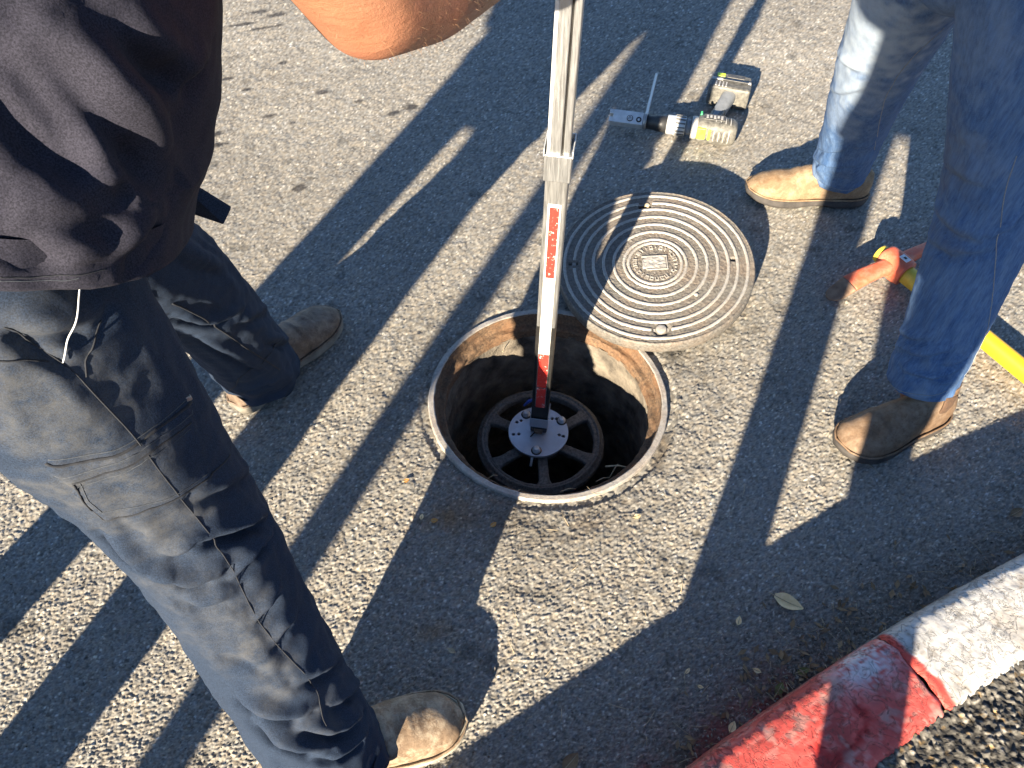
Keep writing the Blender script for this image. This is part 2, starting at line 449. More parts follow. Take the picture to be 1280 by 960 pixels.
# the chippings: larger and rougher towards the kerb, finer up the road
wob = .003 * vnoise2(gx * 60, gy * 60, 3)
d1, id1 = worley((gx + wob) / .0051, (gy + wob) / .0051, 1)
d2, id2 = worley(gx / .0033, gy / .0033, 2)
rough_zone = 1 - sstep(.9, 1.9, gy)
hgt = (.0018 * rough_zone + .0011) * np.clip(1 - d1 * 1.25, -.2, 1) * (.45 + .9 * id1) + .0013 * np.clip(1 - d2 * 1.3, 0, 1)
hgt += .0011 * vnoise2(gx / .003, gy / .003, 5) + .0016 * fbm2(gx / .035, gy / .035, 3, 8)
hgt += .004 * fbm2(gx / .6, gy / .6, 2, 6)
rh = np.hypot(gx - HC[0], gy - HC[1])
lump = np.exp(-((rh - .30) / .05) ** 2)         # broken edge of the patching round the frame
hgt += lump * .003 * (fbm2(gx / .03, gy / .03, 3, 21) - .1)
hgt = np.where(rh < .275, np.minimum(hgt, -.002 - .002 * (fbm2(gx / .012, gy / .012, 2, 4) > .1)), hgt)
hgt -= .0035
hgt = np.minimum(hgt, .006)
base = np.array([.232, .213, .180])
val = .70 + .34 * id1 + .30 * id2 - .12 * np.clip(d1 * 1.4 - .45, 0, 1)
val = np.where(id2 > .965, val * 1.8, val); val = np.where(id1 < .08, val * .75, val)
val *= (1 + .13 * fbm2(gx / .25, gy / .25, 3, 30)) * (1 + .16 * fbm2(gx / .8 + 3, gy / .8, 3, 33))
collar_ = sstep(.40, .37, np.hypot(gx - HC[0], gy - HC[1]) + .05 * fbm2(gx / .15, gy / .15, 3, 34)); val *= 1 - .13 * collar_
val *= 1 - .35 * sstep(.45, .62, fbm2(gx / .07, gy / .07, 4, 35))
val *= np.clip(1 + .20 * rng.normal(0, 1, gx.shape), .3, 2.0)
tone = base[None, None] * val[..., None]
tone *= 1 + .10 * vnoise2(gx / .006, gy / .006, 31)[..., None] * np.array([.6, 0, -.8])
# stains with a shape of their own
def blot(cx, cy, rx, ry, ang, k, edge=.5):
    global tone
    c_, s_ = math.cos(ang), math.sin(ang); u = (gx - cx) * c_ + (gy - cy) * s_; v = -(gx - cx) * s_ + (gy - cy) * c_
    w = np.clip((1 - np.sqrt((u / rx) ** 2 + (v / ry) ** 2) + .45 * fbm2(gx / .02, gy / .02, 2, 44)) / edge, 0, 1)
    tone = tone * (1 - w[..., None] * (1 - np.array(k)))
for (x, y, rx, ry) in [(403, 115, .030, .016), (336, 144, .028, .013), (268, 168, .035, .016), (270, 181, .036, .020), (373, 236, .030, .018), (282, 98, .03, .014), (307, 112, .02, .01),
                       (352, 78, .02, .012), (322, 14, .05, .018), (345, 18, .05, .02), (300, 30, .08, .012), (330, 34, .07, .012), (515, 132, .03, .02), (492, 140, .03, .016), (448, 126, .016, .01), (366, 152, .016, .01)]:
    q = gnd(x, y); blot(q[0], q[1], rx, ry, .35, (.22, .22, .24))
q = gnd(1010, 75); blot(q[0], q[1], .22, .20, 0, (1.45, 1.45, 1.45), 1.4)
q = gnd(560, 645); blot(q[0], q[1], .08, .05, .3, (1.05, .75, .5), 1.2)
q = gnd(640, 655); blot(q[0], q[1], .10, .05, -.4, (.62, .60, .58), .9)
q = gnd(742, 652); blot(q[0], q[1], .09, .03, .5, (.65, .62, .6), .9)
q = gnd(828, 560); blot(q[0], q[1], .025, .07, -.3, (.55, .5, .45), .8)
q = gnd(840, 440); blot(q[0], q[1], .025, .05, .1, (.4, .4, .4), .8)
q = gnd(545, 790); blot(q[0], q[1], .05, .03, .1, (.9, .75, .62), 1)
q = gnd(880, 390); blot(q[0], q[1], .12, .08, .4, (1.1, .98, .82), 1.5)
# kerb line (road-side top arris), measured at 0.15 m above the road
KH = .15
kA, kB, kC = [gnd(x, y, KH)[:2] for x, y in ((870, 960), (1100, 785), (1280, 690))]
def kerb_path():
    d0 = nrm(kB - kA); d1 = nrm(kC - kB)
    pts = [kA - d0 * 3.2, kA - d0 * 1.2, kA, kB, kC]
    d = d1
    for k in range(6):
        th = -R_(2.2); d = np.array([d[0] * math.cos(th) - d[1] * math.sin(th), d[0] * math.sin(th) + d[1] * math.cos(th)])
        pts.append(pts[-1] + d * .5)
    return np.array(pts)
KP = kerb_path()
_Q = path_interp(np.c_[KP, np.zeros((len(KP), 3))], 2600, .03)[:, :2]
_S = np.r_[0, np.cumsum(np.linalg.norm(np.diff(_Q, axis=0), axis=1))]
_N = np.gradient(_Q, axis=0); _N = nrm(np.stack([_N[:, 1], -_N[:, 0]], -1))     # towards the pavement
sJ = _S[np.argmin(np.hypot(*(_Q - kB).T))]                                        # the joint between red and white
def kerb_xy(s, w):
    q = np.stack([np.interp(s, _S, _Q[:, k]) for k in (0, 1)], -1); n = np.stack([np.interp(s, _S, _N[:, k]) for k in (0, 1)], -1)
    return q + n * np.asarray(w)[..., None]
# dirt in the gutter and overspray of the red paint on the road
dist = np.full(gx.shape, 9.); near = _Q[::12]; nn = _N[::12]; ss = _S[::12]; sgn = np.zeros(gx.shape); sat = np.zeros(gx.shape)
msk = (gx * .55 - gy * .83 > -.75)
bx, by = gx[msk], gy[msk]; bd = np.full(bx.shape, 9.); bs = np.zeros(bx.shape)
for q, n_, s_ in zip(near, nn, ss):
    d = np.hypot(bx - q[0], by - q[1]); m_ = d < bd; bd = np.where(m_, d, bd); bs = np.where(m_, s_, bs)
dist[msk] = bd; sat[msk] = bs
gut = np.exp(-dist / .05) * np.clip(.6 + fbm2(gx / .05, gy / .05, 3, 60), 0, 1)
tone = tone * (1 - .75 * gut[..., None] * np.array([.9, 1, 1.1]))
red = np.exp(-(dist / .06) ** 2) * (sat < sJ - .08) * np.clip(.35 + 1.1 * fbm2(gx / .03, gy / .03, 3, 61) + .5 * (id1 - .4), 0, .85)
tone = tone * (1 - red[..., None]) + red[..., None] * np.array([.26, .045, .04])
whi = np.exp(-(dist / .035) ** 2) * (sat > sJ + .12) * np.clip(.2 + fbm2(gx / .025, gy / .025, 3, 62), 0, .5)
tone = tone * (1 - whi[..., None]) + whi[..., None] * np.array([.4, .4, .4])
tone = np.clip(tone, .012, .6)

n_, m_ = gx.shape
F = grid_faces(n_, m_, False)
fc = np.stack([gx.ravel(), gy.ravel()], -1)[F].mean(1)
F = F[np.hypot(fc[:, 0] - HC[0], fc[:, 1] - HC[1]) > .2455][:, ::-1]
V = np.stack([gx, gy, hgt], -1).reshape(-1, 3)
idx = np.arange(n_ * m_).reshape(n_, m_)
loop = np.r_[idx[0, :], idx[1:, -1], idx[-1, -2::-1], idx[-2:0:-1, 0]]
ctr = np.array([0., 1.3]); rings = [V]; prev = loop; off = len(V); FF = [F]; cols = [tone.reshape(-1, 3)]; fars = [np.zeros(len(V))]
b0 = V[loop][:, :2]
for k, sc_ in enumerate((1.12, 1.7, 5, 120)):
    nv = np.c_[ctr + (b0 - ctr) * sc_, np.full(len(loop), -.003)]
    cur = np.arange(off, off + len(loop)); off += len(loop)
    FF.append(np.stack([prev, np.roll(prev, -1), np.roll(cur, -1), cur], -1)); rings.append(nv); prev = cur
    cols.append(np.tile(base * .8, (len(loop), 1))); fars.append(np.ones(len(loop)))
Vall = np.concatenate(rings); Fall = np.concatenate(FF)
# make every face look up
e = Vall[Fall]; up = np.cross(e[:, 1] - e[:, 0], e[:, 2] - e[:, 0])[:, 2]
Fall = np.where((up < 0)[:, None], Fall[:, ::-1], Fall)
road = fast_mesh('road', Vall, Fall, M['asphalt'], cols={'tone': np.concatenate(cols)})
road.data.materials.append(M['asphalt_beyond'])
road.data.polygons.foreach_set('material_index', np.r_[np.zeros(len(F), np.int32), np.ones(len(Fall) - len(F), np.int32)])
tag(road, kind='structure')

# ---- kerb of painted stones, and the coarse asphalt pavement behind it
kerb = tag(empty('kerb', (float(kB[0]), float(kB[1]), 0)), kind='structure')
KPROF = [(-.020, -.03), (-.012, .06), (-.008, .105), (-.004, .130), (.003, .143), (.013, .149), (.04, .1515), (.09, .150), (.118, .147), (.128, .143), (.131, .135), (.131, .05)]
KPROF = path_interp(np.c_[np.array(KPROF), np.zeros((len(KPROF), 1)), np.zeros((len(KPROF), 2))], 90, .012)[:, :2]
def kerb_stone(s0, s1, colour, fine):
    n = int((s1 - s0) / (.0028 if fine else .02)); s = np.linspace(s0, s1, n)
    SS, k = np.meshgrid(s, np.arange(len(KPROF)), indexing='ij'); w = KPROF[k, 0]; z = KPROF[k, 1]
    arc = np.r_[0, np.cumsum(np.linalg.norm(np.diff(KPROF, axis=0), axis=1))][k]
    # slightly ragged, chamfered ends
    e0 = np.clip((SS - s0) / .007, 0, 1); e1 = np.clip((s1 - SS) / .007, 0, 1); end = np.minimum(e0, e1)
    SSr = SS + .004 * vnoise2(arc * 60, SS * 0 + s0 * 7, 3) * (1 - np.minimum(end, 1))
    flake = fbm2(SS * 26 + 1.2 * vnoise2(SS * 60, arc * 60, 9), arc * 60, 4, 70)
    flk = sstep(-.02, .05, np.abs(flake) - .10)           # worm-shaped edges of lifted paint
    rel = .0008 * flk + .0010 * fbm2(SS * 40, arc * 40, 4, 71) + .0006 * fbm2(SS * 160, arc * 160, 2, 72) + .002 * fbm2(SS * 8, arc * 8, 2, 73)
    chip = sstep(.28, .4, fbm2(SS * 22, arc * 30, 3, 75 + int(s0 * 10)) - np.abs(arc - .262) * 9)   # broken back arris
    rel -= .0025 * chip
    xy = kerb_xy(SSr, w)
    V = np.concatenate([xy, z[..., None]], -1)
    nn_ = grid_normals(V, False); nn_ *= np.sign(nn_[n // 2, 40, 2])
    V = V + nn_ * (rel - .004 * (1 - end) ** 2)[..., None]
    if colour == 'red':
        c = np.broadcast_to(np.array([.52, .075, .06]), V.shape).copy()
        c *= (1 - .22 * sstep(.05, .3, fbm2(SS * 30, arc * 30, 3, 80)))[..., None]
        pale = np.clip(.45 + 1.2 * fbm2(SS * 60, arc * 60, 3, 81), 0, 1) * sstep(.02, .0, np.abs(flake) - .11)
        c = c * (1 - .34 * pale[..., None]) + .34 * pale[..., None] * np.array([.75, .42, .36])
        wear = sstep(.17, .13, arc) * np.clip(.5 + fbm2(SS * 18, arc * 40, 3, 82), 0, 1)     # paint rubbed off the road arris
        c = c * (1 - wear[..., None]) + wear[..., None] * np.array([.20, .10, .065])
        ov = np.exp(-((SS - (s1 - .055)) / .05) ** 2) * np.exp(-((arc - .185) / .035) ** 2) * np.clip(.75 + .8 * vnoise2(SS * 300, arc * 300, 83) + .6 * fbm2(SS * 50, arc * 50, 2, 84), 0, 1)
        ov = np.clip(ov * 1.3, 0, .9)
        c = c * (1 - ov[..., None]) + ov[..., None] * np.array([.62, .60, .60])
        bare = sstep(.30, .36, fbm2(SS * 38, arc * 50, 4, 89) + .10 * sstep(.18, .14, arc) + .12 * sstep(.02, .0, s1 - SS))
        c = c * (1 - .5 * bare[..., None]) + .5 * bare[..., None] * np.array([.33, .26, .22])
    else:
        c = np.broadcast_to(np.array([.50, .485, .455]), V.shape).copy()
        dirt = sstep(.0, .35, fbm2(SS * 24, arc * 24, 4, 86)) * .30 + .38 * sstep(.05, .0, np.abs(fbm2(SS * 30, arc * 44, 3, 87)) - .01)
        c *= (1 - dirt[..., None] * np.array([.8, .9, 1]))
        gre = sstep(.185, .14, arc) * .45; c *= (1 - gre[..., None])
        rs = sstep(.010, .005, SS - s0 + .008 * fbm2(SS * 20, arc * 60, 3, 88) - .012 * sstep(.20, .26, arc)) * sstep(.14, .16, arc)
        c = c * (1 - rs[..., None]) + rs[..., None] * np.array([.55, .075, .055])
    c *= (1 - .6 * chip[..., None] * np.array([.3, 1, 1]))
    o = fast_mesh('kerb_stone', V, grid_faces(n, len(KPROF), False), M['kerb'], kerb, {'tone': c})
    if colour == 'red': o['label'] = 'red painted kerb stone with worn edge'
    else: o['label'] = 'white painted kerb stone with flaking paint'
    return o
kerb_stone(sJ - 1.0, sJ - .0015, 'red', True)
kerb_stone(sJ + .0015, sJ + 1.0, 'white', True)
kerb_stone(sJ - 2.0, sJ - 1.006, 'white', False)
kerb_stone(sJ + 1.006, sJ + 2.0, 'red', False)
kerb_stone(sJ - 3.0, sJ - 2.006, 'red', False)

def pavement():
    s = np.r_[np.linspace(sJ - 3.2, sJ - .9, 12)[:-1], np.linspace(sJ - .9, sJ + .9, 520), np.linspace(sJ + .9, sJ + 2.1, 9)[1:]]
    w = np.r_[np.linspace(.124, .72, 185), 1.2, 2.2, 3.4]
    SS, WW = np.meshgrid(s, w, indexing='ij'); xy = kerb_xy(SS, WW); x, y = xy[..., 0], xy[..., 1]
    k = .003 * vnoise2(x * 90, y * 90, 3)
    d, i = worley((x + k) / .0088, (y + k) / .0088, 101); d2_, i2 = worley(x / .005, y / .005, 102)
    h = .0070 * np.clip(1 - d * 1.35, -.45, 1) * (.15 + 1.1 * i) + .003 * np.clip(1 - d2_ * 1.3, 0, 1) + .0015 * vnoise2(x / .003, y / .003, 103)
    h += .006 * fbm2(x / .09, y / .09, 2, 104)
    fine = (sstep(.89, .86, np.abs(SS - sJ)) * sstep(.71, .69, WW)); h = h * fine
    z = .134 + h + .006 * sstep(.15, .125, WW)
    v = .3 + 1.1 * i * i + .5 * i2; v *= np.clip(1.35 - d * 1.5, .08, 1); v *= np.clip(1 + .35 * np.random.default_rng(3).normal(0, 1, x.shape), .3, 2)
    v = np.where(i > .8, v * 1.3, v)
    c = np.array([.115, .105, .088])[None, None] * v[..., None]
    c = np.where((i2 > .93)[..., None], c * np.array([1.5, 1.1, .6]), c)
    c = c * fine[..., None] + (1 - fine[..., None]) * np.array([.075, .068, .056])
    V = np.concatenate([xy, z[..., None]], -1); F = grid_faces(len(s), len(w), False)
    e = V.reshape(-1, 3)[F[F.shape[0] // 2]]
    o = fast_mesh('pavement', V, F, M['coarse_asphalt'], None, {'tone': np.clip(c, .008, .5)})
    return tag(o, kind='structure')
pavement()

# ================================================================== MANHOLE
mh = tag(empty('manhole', (HC[0], HC[1], 0)), 'open round manhole with a rusty iron frame set in the asphalt', 'manhole')
hc = (HC[0], HC[1], 0)
def lathe_rough(prof, n_sub, seg, amp, sc, seed):
    P = np.array(prof); d = np.r_[0, np.cumsum(np.linalg.norm(np.diff(P, axis=0), axis=1))]
    q = np.linspace(0, d[-1], n_sub); P = np.stack([np.interp(q, d, P[:, k]) for k in (0, 1)], -1)
    a = np.linspace(0, 2 * np.pi, seg, endpoint=False)
    r = P[:, 0, None] * np.ones(seg); z = P[:, 1, None] * np.ones(seg)
    X, Y = r * np.cos(a), r * np.sin(a); V = np.stack([X, Y, z], -1)
    nse = vnoise(V * sc, seed) + .5 * vnoise(V * sc * 2.3, seed + 1) + .3 * vnoise(V * sc * 5, seed + 2)
    t_ = np.gradient(P, axis=0); nr = nrm(np.stack([-t_[:, 1], t_[:, 0]], -1))
    V[..., 0] += amp * nse * nr[:, 0, None] * np.cos(a); V[..., 1] += amp * nse * nr[:, 0, None] * np.sin(a); V[..., 2] += amp * nse * nr[:, 1, None]
    return V + np.array(hc)
V = lathe_rough([(.258, -.03), (.2565, .001), (.255, .0035), (.2445, .0035), (.243, .001)], 36, 220, .0009, 70, 1)
fast_mesh('rim', V, grid_faces(*V.shape[:2]), M['iron_lip'], mh)
V = lathe_rough([(.2432, .002), (.2405, -.010), (.2395, -.024), (.237, -.027), (.224, -.029), (.222, -.034), (.2225, -.055)], 60, 240, .0022, 60, 5)
fast_mesh('seat', V, grid_faces(*V.shape[:2]), M['rust'], mh)
V = lathe_rough([(.2225, -.048), (.226, -.07), (.228, -.10), (.229, -.3), (.23, -.75)], 60, 160, .004, 40, 9)
fast_mesh('shaft_wall', V, grid_faces(*V.shape[:2]), M['concrete'], mh)
V = lathe_rough([(.235, -.70), (.12, -.705), (.002, -.70)], 12, 60, .006, 20, 15)
fast_mesh('shaft_floor', V, grid_faces(*V.shape[:2]), M['silt'], mh)
# dry stalks caught on the frame seat
for k, (p0, p1, r) in enumerate([((757, 583, -.04), (788, 585, -.035), .0018), ((762, 597, -.04), (772, 580, -.02), .0011), ((745, 602, -.04), (762, 597, -.038), .0011), ((628, 440, -.03), (637, 427, -.02), .001), ((650, 612, -.035), (640, 620, -.03), .001), ((700, 615, -.03), (720, 611, -.03), .001), ((610, 598, -.03), (622, 594, -.03), .0009)]):
    a = gnd(*p0); b = gnd(*p1); mid = (a + b) / 2 + np.array([.001, .002, .003])
    o = MB().tube([a, mid, b], [r, r, r * .6], 6).build('dry_stalk', M['straw'])
    tag(o, ['thick pale straw lying on the right side of the manhole seat', 'thin bent stalk crossing the pale straw in the manhole', 'low stalk lying left of the pale straw in the manhole', 'upright stalk on the far lit seat of the manhole', 'short stalk on the near seat below the wheel spoke', 'short stalk on the near seat right of the wheel spoke', 'short stalk on the near left seat of the manhole'][k], 'stalk', 'dry stalks in the manhole')

# ---- spoked wheel down in the shaft
WZ = -.175; WC = np.array([.0668, 1.005, WZ])
wh = tag(empty('spoked_wheel', tuple(WC)), 'grey cast iron wheel with six spokes inside the manhole', 'wheel')
def rough_disc(V, amp, sc, seed): return V + grid_normals(V) * (amp * (vnoise(V * sc, seed) + .6 * vnoise(V * sc * 2.5, seed + 3)))[..., None]
prof = [(.1235, -.012), (.1235, .0), (.125, .004), (.129, .0055), (.1325, .004), (.134, .0065), (.1365, .0085), (.139, .0065), (.142, .002), (.148, -.003), (.149, -.016), (.135, -.018)]
V = lathe_rough(prof + prof[:1], 70, 160, .0011, 90, 31) - np.array(hc) + WC
fast_mesh('rim', V, grid_faces(*V.shape[:2]), M['iron_wheel'], wh)
for k in range(6):
    an = R_(-87 + 60 * k); d = np.array([math.cos(an), math.sin(an), 0]); s_ = np.array([-d[1], d[0], 0])
    P = [np.r_[WC + d * r + np.array([0, 0, -.004]), w, .0085] for r, w in ((.045, .0125), (.06, .0115), (.09, .0115), (.112, .0125), (.127, .020))]
    V, _ = loft(P, 40, 24, s_, .03, 5.0); V = rough_disc(V, .0008, 110, 40 + k)
    MB().grid(V).build('spoke', M['iron_wheel'], wh)
MB().lathe([(.001, .0), (.05, .0), (.052, -.004), (.052, -.016), (.001, -.016)], WC, 48).build('hub', M['iron_wheel'], wh)

# ---- lifting pole: square tube bolted to a disc, with a telescopic upper profile
PB = gnd(674, 533, -.15); PT = gnd(713.5, 0, .86)
pole = tag(empty('telescopic_pole', tuple(PB)), 'square metal pole with red and white reflective tape standing in the manhole', 'pole')
pax = nrm(PT - PB); PM = basis(pax, (math.cos(R_(-9)), math.sin(R_(-9)), 0))
def pz(z): return PB + pax * ((z - PB[2]) / pax[2])
def z_at(y):                                                    # height on the pole seen at photo row y
    zz = np.linspace(-.2, 1.0, 600); pr = proj(np.array([pz(q) for q in zz]))[:, 1]; return float(np.interp(-y, -pr, zz))
def pbox(mb, x0, x1, y0, y1, z0, z1):
    c = pz((z0 + z1) / 2) + PM @ np.array([(x0 + x1) / 2, (y0 + y1) / 2, 0]); return mb.box(c, (x1 - x0, y1 - y0, (z1 - z0) / pax[2]), PM)
DZ = -.150
dc = gnd(673, 539, DZ); DM = np.eye(3)
# disc with drilled holes
def drilled_disc():
    bm = bmesh.new(); R, th = .0692, .006
    ang = [(40, .056), (47, .049), (152, .056), (143, .050), (188, .058), (190, .046), (-12, .049), (-14, .059)]
    holes = [(r * math.cos(R_(a)), r * math.sin(R_(a))) for a, r in ang]
    rr = np.concatenate([np.linspace(.0, R, 44)]); seg = 150
    vs = [[bm.verts.new((r * math.cos(2 * math.pi * k / seg), r * math.sin(2 * math.pi * k / seg), 0)) for k in range(seg)] for r in rr[1:]]
    c0 = bm.verts.new((0, 0, 0))
    def hole(p): return any((p.x - h[0]) ** 2 + (p.y - h[1]) ** 2 < .0040 ** 2 for h in holes)
    for k in range(seg): bm.faces.new((c0, vs[0][k], vs[0][(k + 1) % seg]))
    for i in range(len(vs) - 1):
        for k in range(seg):
            f = (vs[i][k], vs[i + 1][k], vs[i + 1][(k + 1) % seg], vs[i][(k + 1) % seg])
            c = sum((q.co for q in f), Vector()) / 4
            if not hole(c): bm.faces.new(f)
    me = bpy.data.meshes.new('base_disc'); bm.to_mesh(me); bm.free()
    for v in me.vertices: v.co += Vector(dc)
    o = finish('base_disc', me, M['galv'], pole, False)
    so = o.modifiers.new('solid', 'SOLIDIFY'); so.thickness = th; so.offset = -1
    return o
drilled_disc()
for (x, y) in ((658, 517), (702, 525), (670.5, 562)):
    q = gnd(x, y, DZ + .004)
    b = MB().lathe([(.0001, .0075), (.0058, .0072), (.0068, .006), (.0068, .0), (.0092, -.0005), (.0092, -.0035), (.0001, -.0035)], q, 6 if False else 24).build('bolt', M['steel_bolt'], pole)
    MB().lathe([(.0001, .0), (.0118, .0), (.0122, -.001), (.0122, -.0028), (.0001, -.0028)], q + np.array([0, 0, -.0028]), 28).build('washer', M['black'], b)
q = gnd(664, 578, DZ - .02); MB().tube([q + np.array([.003, .012, .012]), q + np.array([-.001, -.006, -.006])], .0032, 10).build('hanging_bolt', M['steel_bolt'], pole)
# foot of the pole
pbox(MB(), -.019, .019, -.017, .017, DZ + .001, DZ + .045).build('foot_block', M['black'], pole, False, .003)
zb = z_at(505); zc0 = z_at(217); zc1 = z_at(184)
t_ = .0178
mb = MB(); zb0 = DZ + .035
pbox(mb, -.0205, .0205, -.0225, -.0205, zb0 - .004, zb0 + .030); pbox(mb, -.0205, -.0190, -.0205, .018, zb0, zb0 + .04); pbox(mb, .0190, .0205, -.0205, .018, zb0, zb0 + .04)
mb.build('bracket', M['galv'], pole, False, .0006)
pbox(MB(), -.010, .010, -.024, -.014, DZ + .006, DZ + .016).build('wedge', M['pick_tip'], pole, False, .001)
mb = MB(); a = pz(DZ + .01) + PM @ np.array([-.006, -.022, 0]); mb.tube([a, a + np.array([-.012, -.012, -.002])], .0016, 6); mb.build('split_pin', M['black'], pole)
MB().tube([gnd(655, 507, DZ + .008), gnd(662, 501, DZ + .02), gnd(668, 499, DZ + .03)], [.003, .0042, .003], 8).build('blue_strap', M['blue'], pole)
zt1 = z_at(437)
def sqtube(name, z0, z1, h, mat, wall=.0022, rad=.003):
    # rounded square tube
    a = np.linspace(0, 2 * np.pi, 40, endpoint=False); c, s_ = np.cos(a), np.sin(a)
    k = (np.abs(c) ** 8 + np.abs(s_) ** 8) ** (-1 / 8.); ring = np.stack([h * k * c, h * k * s_], -1)
    rows = [pz(z) + (np.c_[ring, np.zeros(40)] @ PM.T) for z in (z0, z0 + .001, z1 - .001, z1)]
    return MB().grid(np.array(rows)).build(name, mat, pole, True)
def square(name, z0, z1, h, mat, bev=.0015):
    return pbox(MB(), -h, h, -h, h, z0, z1).build(name, mat, pole, False, bev)
square('lower_tube', DZ + .03, zc0 + .01, t_, M['alu_dull'], .002)
# dark anodised edges of the lower tube below the first tape
mb = MB(); pbox(mb, -t_ - .0006, -t_ + .006, -t_ - .0006, t_ + .0006, DZ + .032, z_at(400)); mb.build('edge_strip', M['black_tube'], pole, False, .001)
mb = MB(); pbox(mb, t_ - .0065, t_ + .0006, -t_ - .0006, t_ + .0006, DZ + .032, z_at(400)); mb.build('edge_strip', M['black_tube'], pole, False, .001)
pbox(MB(), -t_ + .0055, t_ - .006, -t_ - .0005, -t_ + .001, DZ + .031, z_at(500)).build('edge_strip', M['black_tube'], pole, False)
def tape(y0, y1, mat, x0=-.0098, x1=.0098, dx=0):
    o = pbox(MB(), x0 + dx, x1 + dx, -t_ - .0011, -t_ - .0002, z_at(y0), z_at(y1)).build('tape_strip', mat, pole, False)
    o['label'] = ('red' if mat is M['tape_red'] else 'white') + ' reflective tape strip'
    return o
tape(500.5, 477, M['tape_red']); tape(475.5, 434.5, M['tape_red']); tape(433, 340, M['tape_white']); tape(338, 250, M['tape_red'], -.0075, .0080)
pbox(MB(), -.0105, .0105, -t_ - .0006, -t_ - .0001, z_at(434), z_at(246)).build('tape_backing', M['tape_white'], pole, False)
square('collar', zc0, zc1, .0208, M['alu'], .0015)
zl = zc1 + .0025
mb = MB(); pbox(mb, -.0222, -.0205, -.0222, .0222, zc1 - .002, zc1 + .011); pbox(mb, .0205, .0222, -.0222, .0222, zc1 - .002, zc1 + .011); pbox(mb, -.0204, .0204, .0206, .0222, zc1 - .002, zc1 + .011)
mb.build('collar_flange', M['alu_bright'], pole, False, .0005)
# upper profile: two rails with a groove, as extruded
zu1 = 1.28
mb = MB(); h = .0165
pbox(mb, -h, .0035, -h, h, zc1 - .02, zu1); mb.build('upper_profile', M['alu'], pole, False, .0015)
mb = MB(); pbox(mb, .0065, h, -h + .001, h, zc1 - .02, zu1); mb.build('upper_rail', M['alu'], pole, False, .0015)
mb = MB(); pbox(mb, .0034, .0066, -h + .004, h - .004, zc1 - .02, zu1 - .002); mb.build('groove', M['black_tube'], pole, False)
mb = MB(); pbox(mb, -h - .0012, -h + .004, -h - .0012, -h + .0035, zc1 - .015, zu1); mb.build('rail_lip', M['alu_bright'], pole, False, .0006)
square('end_cap', zu1, zu1 + .02, .018, M['black'], .003)

# ---- the cast cover leaning on the frame edge
CT = np.array([.3375, 1.341, .0665]); CRad = .2305
cov = tag(empty('manhole_cover', tuple(CT)), 'round cast iron cover with raised rings and a lettered badge, lying beside the hole', 'cover')
CM = np.array((Matrix.Rotation(R_(7.4), 3, 'X') @ Matrix.Rotation(-R_(4.6), 3, 'Y')))
def cw(V): return np.asarray(V) @ CM.T + CT
def cover_plate():
    nr, na = 190, 420
    r = np.r_[np.linspace(.0008, CRad - .004, nr), CRad - .002, CRad - .0006, CRad, CRad, CRad - .003, CRad - .006, .05, .001]
    zz = np.r_[np.zeros(nr), -.0006, -.002, -.005, -.026, -.034, -.036, -.030, -.030]
    a = np.linspace(0, 2 * np.pi, na, endpoint=False)
    X, Y = r[:, None] * np.cos(a), r[:, None] * np.sin(a); Z = zz[:, None] * np.ones(na)
    top = (np.arange(len(r)) < nr)[:, None]
    g = .0007 * vnoise2(X / .0045, Y / .0045, 201) + .0006 * vnoise2(X / .0022, Y / .0022, 202) + .0010 * fbm2(X / .05, Y / .05, 2, 203)
    Z = Z + np.where(top, g, .0012 * vnoise2(a[None] * 60 + r[:, None] * 0, Z * 300, 204))
    dish = sstep(.2245, .2275, r)[:, None] * .0022; Z = Z + np.where(top, dish, 0)
    def pocket(px, py, rx, ry, depth, ang=0):
        nonlocal Z
        c_, s_ = math.cos(ang), math.sin(ang); u = (X - px) * c_ + (Y - py) * s_; v = -(X - px) * s_ + (Y - py) * c_
        m_ = np.clip(1.6 - ((np.abs(u) / rx) ** 6 + (np.abs(v) / ry) ** 6), 0, 1) * top; Z = Z - depth * m_
    pocket(-.192, .012, .011, .0042, .02); pocket(.178, .0, .010, .0045, .02); pocket(-.008, .182, .013, .0085, .02)
    d = np.hypot(X + .004, Y + .188); Z = Z - .006 * np.exp(-((d - .0155) / .0028) ** 2) * top
    V = cw(np.stack([X, Y, Z], -1))
    return fast_mesh('plate', V, grid_faces(len(r), na)[:, ::-1], M['iron_cover'], cov)
cover_plate()
def gap_ring(R0, wd, ht, cuts=()):
    na = 300; a = np.linspace(0, 2 * np.pi, na, endpoint=False)
    prof = [(-wd * .75, -.001), (-wd * .5, ht * .75), (-wd * .25, ht), (wd * .25, ht), (wd * .5, ht * .75), (wd * .75, -.001)]
    rr = np.array([p[0] for p in prof])[:, None] * (1 + .10 * vnoise2(a[None] * 30, a[None] * 0 + R0 * 900, 211)) + R0 + .0004 * vnoise2(a[None] * 18, a[None] * 0 + R0 * 500, 212)
    zz = np.array([p[1] for p in prof])[:, None] * (1 + .12 * vnoise2(a[None] * 40, a[None] * 0 + R0 * 700, 213)) + .0010 * fbm2(rr * np.cos(a) / .05, rr * np.sin(a) / .05, 2, 203)
    for (ca, cwid) in cuts:
        dd = np.abs((a - R_(ca) + np.pi) % (2 * np.pi) - np.pi) * R0
        zz = np.where(dd[None] < cwid, -.003, zz)
    V = cw(np.stack([rr * np.cos(a), rr * np.sin(a), zz], -1))
    return fast_mesh('ridge_ring', V, grid_faces(len(prof), na)[:, ::-1], M['iron_ridge'], cov)
for fr, cuts in ((.268, ()), (.315, ()), (.42, ()), (.525, ()), (.63, ()), (.735, ()), (.825, ((177, .013), (0, .0), (92, .016), (-91, .022))), (.925, ())):
    gap_ring(CRad * fr, .0056, .0028, [c for c in cuts if c[1] > 0])
